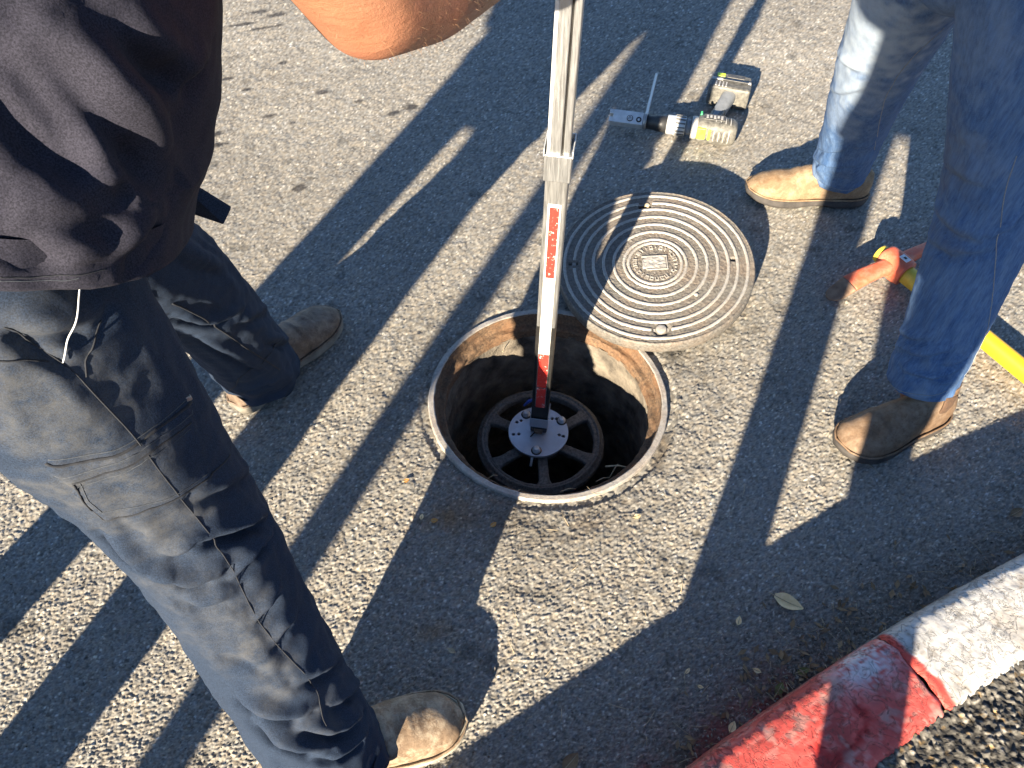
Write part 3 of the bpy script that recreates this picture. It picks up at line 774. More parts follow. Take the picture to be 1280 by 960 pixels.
# badge: raised letter shapes round a framed emblem
GLY = {'mem': [(0, 0, 1, .2), (0, .8, 1, 1), (0, .2, .22, .8), (.78, .2, 1, .8)], 'he': [(0, .8, 1, 1), (.78, 0, 1, .8), (0, 0, .22, .55)], 'resh': [(0, .8, 1, 1), (.75, 0, 1, .8)],
       'vav': [(.35, 0, .62, 1), (.15, .82, .62, 1)], 'yod': [(.35, .5, .65, 1), (.2, .82, .65, 1)], 'lamed': [(0, .7, 1, .9), (.78, .35, 1, .7), (.35, 0, .8, .35), (0, .9, .2, 1.25)],
       'bet': [(0, .8, .9, 1), (.7, .2, .9, .8), (0, 0, 1.05, .2)], 'tav': [(0, .8, 1, 1), (.78, 0, 1, .8), (.1, 0, .32, .8), (-.1, 0, .1, .18)], 'shin': [(0, 0, 1, .2), (0, .2, .2, 1), (.4, .2, .6, 1), (.8, .2, 1, 1)], 'dot': [(.35, .4, .6, .65)]}
def glyph(name, an, r0, size):
    mb = MB(); d = np.array([math.cos(an), math.sin(an), 0]); tt = np.array([math.sin(an), -math.cos(an), 0])
    for x0, y0, x1, y1 in GLY[name]:
        c = d * (r0 + ((y0 + y1) / 2 - .5) * size) + tt * (((x0 + x1) / 2 - .5) * size * .85)
        mb.box(cw(c + np.array([0, 0, .0008])), ((x1 - x0) * size * .85, (y1 - y0) * size, .0038), CM @ np.stack([tt, d, [0, 0, 1]], 1))
    return mb.build('letter', M['iron_ridge'], cov, False)
seq = ['mem', 'dot', 'mem', 'vav', 'resh', 'bet', 'he', 'resh', 'yod', 'lamed', 'dot', 'tav', 'bet', 'he', 'mem', 'shin', 'vav', 'bet', 'resh', 'tav', 'he', 'dot', 'shin', 'vav', 'dot']
for k, g in enumerate(seq): glyph(g, R_(97 - 360 / len(seq) * k), CRad * .205, .0098)
mb = MB()
for (x0, x1, y0, y1) in ((-.031, .029, .0185, .0215), (.026, .029, -.0205, .0184), (-.022, .0259, -.0205, -.0178)): mb.box(cw([(x0 + x1) / 2, (y0 + y1) / 2, .001]), (x1 - x0, y1 - y0, .004), CM)
mb.build('badge_frame', M['iron_ridge'], cov, False, .0005)
def emblem():
    n, m = 46, 40; u, v = np.meshgrid(np.linspace(-.030, .0245, n), np.linspace(-.0165, .0172, m), indexing='ij')
    h = .0012 + .0016 * sstep(-.1, .3, fbm2(u / .012, v / .008, 3, 231)) - .0030 * sstep(.5, 1.1, np.abs(v) / .017 - (u + .03) / .03)
    return fast_mesh('emblem', cw(np.stack([u, v, h], -1)), grid_faces(n, m, False), M['iron_ridge'], cov)
emblem()
q = cw(np.array([-.004, -.188, .0005])); MB().lathe([(.0001, .0018), (.0095, .0018), (.0115, .0004), (.0115, -.004)], (0, 0, 0), 24, CM).build('key_bolt', M['iron_ridge'], cov).location = tuple(Vector(q) - Vector(CT) + Vector(CT))
for (x, y, r) in ((.084, -.098, .0055), (-.002, .1845, .0075)):
    mb = MB(); q = cw([x, y, -.001]); V = np.array([[math.cos(a_) * r * f, math.sin(a_) * r * f, z] for f, z in ((1, 0), (.9, .003), (.5, .0045), (.05, .005)) for a_ in np.linspace(0, 2 * np.pi, 12, endpoint=False)]).reshape(4, 12, 3)
    V[..., :2] *= (1 + .25 * vnoise(V * 300, 3))[..., None]
    mb.grid(V @ CM.T + q, True, True, flip=True).build('stone_chip', M['straw' if y > 0 else 'iron_ridge'], cov)
# ribs under the cover and the lump of asphalt that props its far side
mb = MB()
for k in range(3):
    an = R_(60 * k + 15); mb.box(cw([0, 0, -.036]), (.40, .010, .016), CM @ np.array(Matrix.Rotation(an, 3, 'Z')))
mb.build('rib', M['rust'], cov, False)
def stone(name, c, r, mat, seed, flat=.7, n=18, m=24):
    th = np.linspace(.01, math.pi - .01, n)[:, None]; ph = np.linspace(0, 2 * np.pi, m, endpoint=False)[None]
    V = np.stack([np.sin(th) * np.cos(ph), np.sin(th) * np.sin(ph), np.cos(th) * np.ones_like(ph)], -1)
    V = V * (1 + .22 * vnoise(V * 1.7, seed) + .12 * vnoise(V * 4, seed + 1))[..., None]
    V = V * r * np.array([1, .85, flat]) + np.array(c)
    return MB().grid(V[::-1]).build(name, mat)
pr = cw([.10, .165, -.045]); tag(stone('asphalt_lump', (pr[0], pr[1], .018), .032, M['grit'], 3, .8), 'dark lump of asphalt under the raised far side of the cover', 'stone')

# ================================================================== TOOLS ON THE ROAD
def drill():
    A = gnd(762, 146, .034); B = gnd(920, 166, .036); ax = nrm(B - A); L = np.linalg.norm(B - A)
    root = tag(empty('cordless_drill', tuple(np.r_[((A + B) / 2)[:2], 0])), 'dusty cordless drill with a metal socket adapter lying on its side behind the cover', 'drill')
    side = nrm(np.cross([0, 0, 1.], ax)); up = np.cross(ax, side)
    DMx = np.stack([ax, side, up], 1)
    def P(x, y=0, z=0): return A + ax * x * L + side * y + up * z
    def cyl(prof, name, mat, par=root, seg=40):
        a = np.linspace(0, 2 * np.pi, seg, endpoint=False)
        V = np.array([[P(x) + side * r * math.cos(t) + up * r * math.sin(t) for t in a] for x, r in prof])
        return MB().grid(V).build(name, mat, par, True)
    # adapter block with a slot in the nose
    bl = MB(); w, h = .036, .036; ro = R_(38)
    DR = np.stack([ax, side * math.cos(ro) - up * math.sin(ro) * -1, up * math.cos(ro) - side * math.sin(ro)], 1)
    def PR(x, y=0, z=0): return A + ax * x * L + DR[:, 1] * y + DR[:, 2] * z
    def br(mb, x0, x1, y0, y1, z0, z1): return mb.box(PR((x0 + x1) / 2, (y0 + y1) / 2, (z0 + z1) / 2), ((x1 - x0) * L, y1 - y0, z1 - z0), DR)
    def bx(mb, x0, x1, y0, y1, z0, z1): return mb.box(P((x0 + x1) / 2, (y0 + y1) / 2, (z0 + z1) / 2), ((x1 - x0) * L, y1 - y0, z1 - z0), DMx)
    br(bl, .030, .27, -w / 2, w / 2, -h / 2, h / 2); br(bl, .0, .0299, -w / 2, -.004, -h / 2, h / 2); br(bl, .0, .0299, .005, w / 2, -h / 2, h / 2)
    block = bl.build('adapter_block', M['alu_bright'], root, False, .0012)
    q = PR(.165, -.003, h / 2 + .0006)
    Ml = DR
    MB().lathe([(.0035, -.001), (.0035, .0012), (.0085, .0014), (.009, .0), (.009, -.001)], q, 28, Ml).build('screw_hole', M['black'], block)
    MB().lathe([(.0045, .0), (.0045, .0022), (.0068, .0022), (.0068, .0)], q, 28, Ml).build('ring', M['alu_bright'], block)
    q = PR(.236, -.004, h / 2 + .0006)
    MB().lathe([(.0035, -.001), (.0045, .0012), (.0076, .0014), (.008, .0)], q, 28, Ml).build('screw_hole', M['black'], block)
    MB().lathe([(.0001, .002), (.0035, .002), (.0035, .0)], q, 20, Ml).build('screw', M['steel_bolt'], block)
    # lever rod on its ring
    cyl([(.272, .0215), (.274, .0235), (.296, .0235), (.298, .0215)], 'lever_ring', M['alu_dull'])
    tip = gnd(820.5, 93, .035); b0 = P(.287, .018, .008)
    MB().tube([b0, b0 * .5 + tip * .5, tip], [.0052, .0048, .0046], 8).build('lever', M['alu'], root, False)
    cyl([(.30, .017), (.302, .0205), (.37, .0215), (.372, .0235), (.455, .0245), (.458, .0225)], 'black_sleeve', M['black'])
    cyl([(.458, .021), (.460, .0262), (.515, .0265), (.518, .0275), (.525, .0282), (.60, .0282), (.603, .0262)], 'chuck', M['alu_bright'])
    rg = MB()
    for k in range(16):
        an = 2 * math.pi * k / 16; c = P(.562) + side * .0283 * math.cos(an) + up * .0283 * math.sin(an)
        rg.box(c, (.028, .0035, .003), np.stack([ax, -side * math.sin(an) + up * math.cos(an), side * math.cos(an) + up * math.sin(an)], 1))
    rg.build('chuck_grip', M['tool_grey'], root, False)
    cyl([(.603, .020), (.605, .0225), (.65, .0225), (.652, .020)], 'torque_ring', M['rubber_grey'])
    cyl([(.65, .024), (.652, .0305), (.695, .0315), (.698, .0290)], 'gear_housing', M['tool_light'])
    V, _ = loft([np.r_[P(.697), .029, .031], np.r_[P(.73), .033, .035], np.r_[P(.86), .034, .036], np.r_[P(.965), .033, .034], np.r_[P(.985), .030, .031], np.r_[P(1.0), .024, .026]], 40, 40, side, .02, 3.0)
    body = MB().grid(V).build('motor_housing', M['tool_grey'], root)
    for k in range(7):
        x = .83 + .019 * k; a = np.linspace(-2.6, -.55, 14)
        pts = [P(x) + side * .0345 * math.cos(t) + up * .0355 * math.sin(t) for t in a[::-1]]
        a2 = np.linspace(.35, 2.3, 14); pts = [P(x) + side * .0352 * -math.sin(t) * 1.0 + up * .0368 * math.cos(t) for t in np.linspace(-.5, 2.4, 16)]
        MB().tube(pts, .0013, 6).build('cooling_rib', M['tool_dark'] if k % 2 else M['tool_light'], body)
    bx(MB(), .70, .765, -.0362, -.022, -.012, .022).build('lime_panel', M['lime'], root, False, .002)
    bx(MB(), .785, .805, -.0365, -.025, -.012, .020).build('lime_panel', M['lime'], root, False, .002)
    bx(MB(), .735, .90, -.008, .018, .034, .0375).build('logo_plate', M['tool_dark'], root, False, .001)
    for k in range(5): bx(MB(), .752 + .028 * k, .768 + .028 * k, -.002 + .004 * (k % 2), .012, .0374, .0384).build('logo_letter', M['tool_light'], root, False)
    bx(MB(), .705, .722, .020, .035, .024, .034).build('direction_switch', m_plain('green_button', (.05, .4, .12), (.08, .5, .2), 40), root, False, .002)
    # grip leaning back and away, then the battery foot
    g0 = P(.80, .022, -.002); g1 = gnd(909, 124, .036)
    V, _ = loft([np.r_[g0, .020, .021], np.r_[g0 * .6 + g1 * .4, .018, .0195], np.r_[g1, .021, .022], np.r_[g1 + nrm(g1 - g0) * .02, .022, .022]], 26, 28, ax, .03, 2.6)
    MB().grid(V).build('grip', M['rubber_grey'], root)
    V, _ = loft([np.r_[g0 + nrm(g1 - g0) * .02, .0212, .0205], np.r_[g0 * .5 + g1 * .5, .0190, .0188]], 10, 24, ax, .03, 2.6)
    MB().grid(V).build('trigger', M['tool_dark'], root)
    c0 = gnd(911, 116, .036); bd = nrm(gnd(936, 117, .036) - gnd(884, 108, .036)); bd[2] = 0; bd = nrm(bd); fwd = np.cross([0, 0, 1.], bd); BM = np.stack([bd, fwd, [0, 0, 1.]], 1)
    bat = MB().box(c0 + fwd * -.004, (.122, .052, .064), BM).build('battery_foot', M['tool_grey'], root, False, .007)
    MB().box(c0 + fwd * .034, (.112, .040, .060), BM).build('battery', M['tool_grey'], root, False, .006)
    MB().box(c0 + fwd * .012 + np.array([0, 0, .031]), (.116, .010, .008), BM).build('battery_rail', M['tool_light'], root, False, .002)
    MB().box(c0 + fwd * .008 + bd * .012 + np.array([0, 0, .034]), (.075, .006, .006), BM).build('battery_slot', M['black'], root, False, .001)
    MB().box(c0 + fwd * .040 - bd * .034 + np.array([0, 0, .0300]), (.024, .018, .003), BM).build('battery_button', M['lime'], root, False, .001)
    MB().box(c0 + fwd * .041 + bd * .010 + np.array([0, 0, .0300]), (.052, .020, .0025), BM).build('battery_label', M['tool_dark'], root, False, .001)
    for k in range(4): MB().box(c0 + fwd * -.012 + bd * (-.042 + .010 * k) + np.array([0, 0, .0318]), (.004, .026, .003), BM).build('battery_rib', M['tool_light'], root, False, .0008)
    return root
drill()

def pickaxe():
    eye = gnd(1118, 331, .045); tip = gnd(1034, 373, .012); end2 = gnd(1190, 296, .03)
    root = tag(empty('mattock', tuple(np.r_[eye[:2], 0])), 'mattock with a red painted head and yellow handle lying behind the right boot', 'mattock')
    ax = nrm(eye - tip); sd = nrm(np.cross([0, 0, 1.], ax))
    P = [np.r_[tip, .006, .0024], np.r_[tip + ax * .008 + [0, 0, .002], .017, .004], np.r_[tip + ax * .025 + [0, 0, .004], .0225, .0055]]
    for f, w, h in ((.30, .0245, .0075), (.5, .0225, .0095), (.75, .0195, .013), (.93, .020, .02)):
        q = tip * (1 - f) + eye * f + np.array([0, 0, .018 * math.sin(f * math.pi)]); P.append(np.r_[q, w, h])
    V, _ = loft(P[:4], 24, 32, sd, .03, 3); MB().grid(V).build('worn_tip', M['pick_tip'], root)
    V, _ = loft(P[3:], 26, 32, sd, .05, 3.0); MB().grid(V).build('blade', M['pick_red'], root)
    d2 = nrm(end2 - eye)
    V, _ = loft([np.r_[eye + d2 * .02, .020, .018], np.r_[eye + d2 * .07 + [0, 0, .006], .014, .0155], np.r_[end2, .0095, .011], np.r_[end2 + d2 * .07 - [0, 0, .02], .004, .004]], 26, 24, nrm(np.cross([0, 0, 1.], d2)), .05, 3.0)
    MB().grid(V).build('pick_arm', M['pick_red'], root)
    hend = gnd(1283, 466, .024); hd = nrm(hend - eye); hm = basis(hd, [0, 0, 1.])
    V, _ = loft([np.r_[eye - hd * .034, .028, .024], np.r_[eye - hd * .028, .0315, .0275], np.r_[eye + hd * .02, .033, .029], np.r_[eye + hd * .036, .030, .026]], 24, 32, [0, 0, 1.], .05, 3)
    MB().grid(V).build('eye_socket', M['pick_red'], root)
    a = nrm(hend[:2] - eye[:2]); far = np.r_[eye[:2] + a * .88, .021]
    P = [np.r_[eye - hd * .042, .020, .017], np.r_[eye, .021, .018], np.r_[eye + hd * .08, .0205, .0175], np.r_[hend, .0215, .0185], np.r_[far, .0225, .019], np.r_[far + hd * .02, .018, .015]]
    V, _ = loft(P, 60, 28, [0, 0, 1.], .02, 2.3); MB().grid(V).build('handle', M['yellow'], root)
    V, _ = loft([np.r_[eye - hd * .048, .021, .019], np.r_[eye - hd * .036, .023, .0205]], 8, 28, [0, 0, 1.], .02, 2.3); MB().grid(V).build('handle_end', M['yellow_dark'], root)
    V, _ = loft([np.r_[eye + hd * .036, .0225, .0195], np.r_[eye + hd * .085, .0215, .0185]], 12, 28, [0, 0, 1.], .02, 2.3); MB().grid(V).build('collar', M['yellow_dark'], root)
    q = eye + np.array([0, 0, .034]) + hd * .016; BMx = np.stack([hd, np.cross([0, 0, 1.], hd), [0, 0, 1.]], 1)
    st = MB().box(q, (.022, .016, .0016), BMx).build('sticker', M['sticker'], root, False)
    MB().box(q + np.array([0, 0, .0012]), (.007, .006, .0012), BMx).build('sticker_mark', M['black'], st, False)
    return root
pickaxe()

# ================================================================== PEOPLE
def pick(Vg, Ng, x, y):
    """point of a surface that is seen at photo pixel (x, y)"""
    V = Vg.reshape(-1, 3); N = Ng.reshape(-1, 3); pr_ = proj(V)
    d = np.hypot(pr_[:, 0] - x, pr_[:, 1] - y) + np.where(((C_O - V) * N).sum(1) > 0, 0, 1e5)
    return V[np.argmin(d)]
def seg_dist(V, N, pts):
    """distance to a polyline, side of it and place along it, for every vertex"""
    sh = V.shape[:-1]; V = V.reshape(-1, 3); N = N.reshape(-1, 3)
    best = np.full(len(V), 9.); side = np.zeros(len(V)); along = np.zeros(len(V))
    L = np.r_[0, np.cumsum(np.linalg.norm(np.diff(pts, axis=0), axis=1))]
    for a, b, l0, l1 in zip(pts[:-1], pts[1:], L[:-1], L[1:]):
        ab = b - a; t = np.clip(((V - a) @ ab) / (ab @ ab + 1e-12), 0, 1); q = V - a - t[:, None] * ab
        d = np.linalg.norm(q, axis=1); m = d < best
        best = np.where(m, d, best); side = np.where(m, np.sign((np.cross(ab, N) * q).sum(1)), side); along = np.where(m, (l0 + t * (l1 - l0)) / L[-1], along)
    return best.reshape(sh), side.reshape(sh), along.reshape(sh)
def folds(V, strokes):
    """press creases into a cloth grid; stroke = (points on the surface, ridge height, width, valley depth)"""
    N = grid_normals(V); h = np.zeros(V.shape[:-1])
    for pts, amp, w, val in strokes:
        pts = np.array(pts)
        if len(pts) > 2:
            pts = path_interp(np.c_[pts, np.zeros((len(pts), 2))], len(pts) * 5, .06)[:, :3]
        d, sd, al = seg_dist(V, N, pts)
        taper = np.clip(np.sin(np.pi * np.clip(al, .02, .98)), 0, 1) ** .5
        sdist = d * sd
        h += taper * (amp * np.exp(-(sdist / w) ** 2) - val * np.exp(-((sdist - 1.35 * w) / (.62 * w)) ** 2))
    return V + N * h[..., None]
def wrinkle(V, L, amp, freq=(9., 3.), seed=0, mask=None):
    """broad soft wrinkles running round a tube, ridged"""
    n, m = V.shape[:2]; N = grid_normals(V)
    u = np.linspace(0, L, n)[:, None] * np.ones(m); a = np.linspace(0, 2 * np.pi, m, endpoint=False)[None] * np.ones((n, 1))
    P = np.stack([u * freq[0], np.cos(a) * freq[1] + u * 1.5, np.sin(a) * freq[1]], -1)
    P = P + .5 * np.stack([vnoise(P * .7, seed + 9)] * 3, -1)
    r = 1 - np.abs(vnoise(P, seed)) * 2.0; r2 = vnoise(P * 2.1, seed + 4)
    h = amp * (.75 * r + .4 * r2)
    if mask is not None: h = h * mask
    return V + N * h[..., None]
def surf_line(Vg, Ng, pix, n=40, lift=.0004):
    pts = np.array([pick(Vg, Ng, x, y) for x, y in pix]); pts = path_interp(np.c_[pts, np.zeros((len(pts), 2))], n, max(.03, 1.6 / n))[:, :3]
    V = Vg.reshape(-1, 3); N = Ng.reshape(-1, 3); out = []
    for p in pts:
        k = np.argmin(((V - p) ** 2).sum(1)); out.append(p - N[k] * ((p - V[k]) @ N[k]) + N[k] * lift)
    out = np.array(out); return path_interp(np.c_[out, np.zeros((n, 2))], n, 1.2 / n)[:, :3]
def garment(grids, name, mat, parent, dirt=None, soil=None, smooth=True):
    V = np.concatenate([g.reshape(-1, 3) for g in grids]); F = []; off = 0
    for g in grids: F.append(grid_faces(g.shape[0], g.shape[1], True, off)); off += g.shape[0] * g.shape[1]
    dm = np.zeros(len(V)) if dirt is None else dirt; sm = np.zeros(len(V)) if soil is None else soil
    return fast_mesh(name, V, np.concatenate(F)[:, ::-1], mat, parent, {'dirt': dm, 'soil': sm})
def inward_hem(V, t=.004, depth=.03, end=-1):
    """turn the last ring of a tube inwards so that the cloth shows a thickness"""
    last = V[end]; c = last.mean(0); ax = nrm(V[-1].mean(0) - V[-3].mean(0)) if end == -1 else nrm(V[0].mean(0) - V[2].mean(0))
    inn = c + (last - c) * (1 - t / np.linalg.norm(last - c, axis=1).mean()); rows = [last * .5 + inn * .5 + ax * t * .4, inn, inn - ax * depth]
    return np.concatenate([V, np.array(rows)]) if end == -1 else np.concatenate([np.array(rows[::-1]), V])
def spots(V, lst, seed=0):
    """dirt marks given as (point, radius, strength)"""
    d = np.zeros(len(V))
    for p, r, k in lst:
        q = np.linalg.norm(V - p, axis=1) / r + .35 * vnoise(V * 30, seed) + .25 * vnoise(V * 80, seed + 1)
        d = np.maximum(d, k * sstep(1.15, .35, q))
    return d

def boot(parent, heel, toe, upper, sole, shaft=.16, lift=0., name='boot', gusset=False, shaft_dir=None):
    heel, toe = np.array([*heel, lift]), np.array([*toe, lift]); ax = nrm(toe - heel); L = np.linalg.norm(toe - heel); sd = np.cross([0, 0, 1.], ax)
    up = np.array([0, 0, 1.])
    st = np.array([0, .03, .08, .16, .28, .42, .55, .68, .80, .90, .96, 1.0])
    wd = np.array([.014, .027, .035, .039, .0385, .038, .043, .0490, .0495, .043, .032, .012])
    # sole with a small heel step
    m = 60; xs = np.linspace(0, 1, m); w = np.interp(xs, st, wd + .0045); w = path_interp(np.c_[xs, w, w * 0, w * 0, w * 0], m, .015)[:, 1]
    cen = .006 * np.sin(xs * np.pi * 1.2)
    left = [(x * L * 1.02 - .003, w_ + c_) for x, w_, c_ in zip(xs, w, cen)]; right = [(x * L * 1.02 - .003, -w_ + c_) for x, w_, c_ in zip(xs, w, cen)]
    poly = left + right[::-1]
    zb = lambda x: .004 + .010 * sstep(.72, 1.0, np.array(x / L)) + .006 * (sstep(.30, .34, np.array(x / L)) * sstep(.62, .5, np.array(x / L)))
    rows = []
    for f, inset in ((0., .004), (.12, .0012), (.45, 0.), (.5, -.0012), (.85, -.0005), (1., .003)):
        r_ = []
        for k, (x, y) in enumerate(poly):
            z0 = float(zb(x)); z1 = .028 + .006 * float(sstep(.8, 1.0, np.array(x / L))); yy = y - math.copysign(inset, y - .003); xx = x
            if x > L * .95: xx = x - inset
            if x < L * .04: xx = x + inset
            r_.append(heel + ax * xx + sd * yy + up * (z0 + (z1 - z0) * f - .0))
        rows.append(r_)
    hz = np.array([.088, .098, .108, .118, .122, .116, .102, .086, .076, .066, .055, .040])
    n = 90; X = np.linspace(0, 1, n); Wd = path_interp(np.c_[X, np.interp(X, st, wd), X * 0, X * 0, X * 0], n, .012)[:, 1]; Hz = path_interp(np.c_[X, np.interp(X, st, hz), X * 0, X * 0, X * 0], n, .02)[:, 1]
    mm = 72; a = np.linspace(0, 2 * np.pi, mm, endpoint=False)
    V = np.zeros((n, mm, 3))
    for i, x in enumerate(X):
        z0 = .024 + .006 * float(sstep(.8, 1., np.array(x))); h_ = Hz[i] - z0; c_ = .006 * math.sin(x * math.pi * 1.2)
        cy = np.cos(a); sy = np.sin(a)
        pw = .8 if x > .5 else .9
        yy = np.sign(cy) * np.abs(cy) ** pw * Wd[i]; zz = np.where(sy > 0, np.abs(sy) ** .85, -np.abs(sy) ** .5 * .25)
        base_ = z0 + h_ * .2; zz = base_ + np.where(zz > 0, zz * h_ * .8, zz * h_ * .8)
        tapertop = np.where(sy > 0, 1 - .22 * sy ** 2, 1.)
        V[i] = heel + ax * (x * L) + sd[None] * (yy * tapertop + c_)[:, None] + up[None] * zz[:, None]
    N = grid_normals(V)
    Pn = (V - heel)
    cre = np.exp(-((X - .66) / .07) ** 2)[:, None] * np.clip(np.sin(a), 0, 1)[None]
    V = V + N * ((.0016 * vnoise(Pn * 28, 301) + .0009 * vnoise(Pn * 70, 302) + cre * .0035 * (1 - 2 * np.abs(vnoise(np.stack([Pn @ ax * 75, Pn @ sd * 12, Pn[..., 2] * 12], -1), 305))))[..., None])
    up_o = MB().grid(V, True, True).build(name, upper, parent, True)
    MB().grid(np.array(rows), True, True, flip=True).build('sole', sole, up_o, True)
    # welt seam
    k = [heel + ax * x + sd * (y - math.copysign(.0015, y)) + up * (.031 + .006 * float(sstep(.8, 1., np.array(x / L)))) for x, y in poly[::2]]
    MB().tube(k + k[:1], .0022, 6, False).build('welt', upper, up_o, True)
    # ankle shaft
    ank = heel + ax * L * .235; sdv = np.array([0, 0, 1.]) if shaft_dir is None else nrm(np.array(shaft_dir) + np.array([0, 0, .0]))
    P = [np.r_[ank + up * .05, .056, .038], np.r_[ank + up * .09 + ax * .006, .052, .0375], np.r_[ank + up * .09 + sdv * (shaft - .09) * .6, .046, .038], np.r_[ank + up * .09 + sdv * (shaft - .09), .044, .038]]
    V, _ = loft(P, 40, 48, ax, .05); V = V + grid_normals(V) * (.0016 * vnoise(V * 40, 310))[..., None]
    V = inward_hem(V, .004, .03)
    fast_mesh('shaft', V, grid_faces(*V.shape[:2])[:, ::-1], upper, up_o)
    if gusset:
        for s_ in (-1, 1):
            P = [np.r_[ank + up * .085 + ax * .006 + sd * s_ * .0365, .012, .004], np.r_[ank + up * .10 + ax * .004 + sd * s_ * .0370, .015, .0035], np.r_[ank + up * .09 + sdv * (shaft - .096) + sd * s_ * .0372, .018, .0035]]
            V, _ = loft(P, 16, 20, ax, .05); MB().grid(V).build('gusset', M['elastic'], up_o)
    return up_o

def hand(mb, wrist, d, palm_n, grip=None, curl=.5, right=True, thick=1.):
    """palm and five fingers; d = towards the knuckles, palm_n = out of the palm"""
    d = nrm(d); palm_n = nrm(np.array(palm_n) - d * (np.array(palm_n) @ d)); s = np.cross(d, palm_n) * (1 if right else -1)   # s points to the thumb side
    k0 = wrist + d * .085
    for q, w in ((-.030, .010), (-.012, .0115), (.008, .012), (.027, .0115)):
        mb.capsule(wrist + d * .008 + s * q * .55, k0 + s * q, .0155, .0125, 10, 4, (palm_n, .85))
    for q, ln, r in ((.029, .070, .0095), (.0095, .080, .0098), (-.010, .074, .0094), (-.029, .058, .0084)):
        p = k0 + s * q; an = curl * .6
        for seg_, fr in enumerate((.44, .31, .25)):
            an_ = an; dd = d * math.cos(an_) + palm_n * math.sin(an_); e_ = p + dd * ln * fr
            mb.capsule(p, e_, r * (1 - .08 * seg_), r * (.95 - .08 * seg_), 8, 3); p = e_; an += curl * (1.0 if seg_ == 0 else .85)
    p = wrist + d * .022 + s * .028; dd = nrm(d * .62 + s * .62 + palm_n * .45)
    for fr, r in ((.038, .0125), (.032, .0108), (.026, .0096)):
        e_ = p + dd * fr; mb.capsule(p, e_, r, r * .92, 8, 3); p = e_; dd = nrm(dd + (-s * .35 + palm_n * .45) * curl * 1.2)

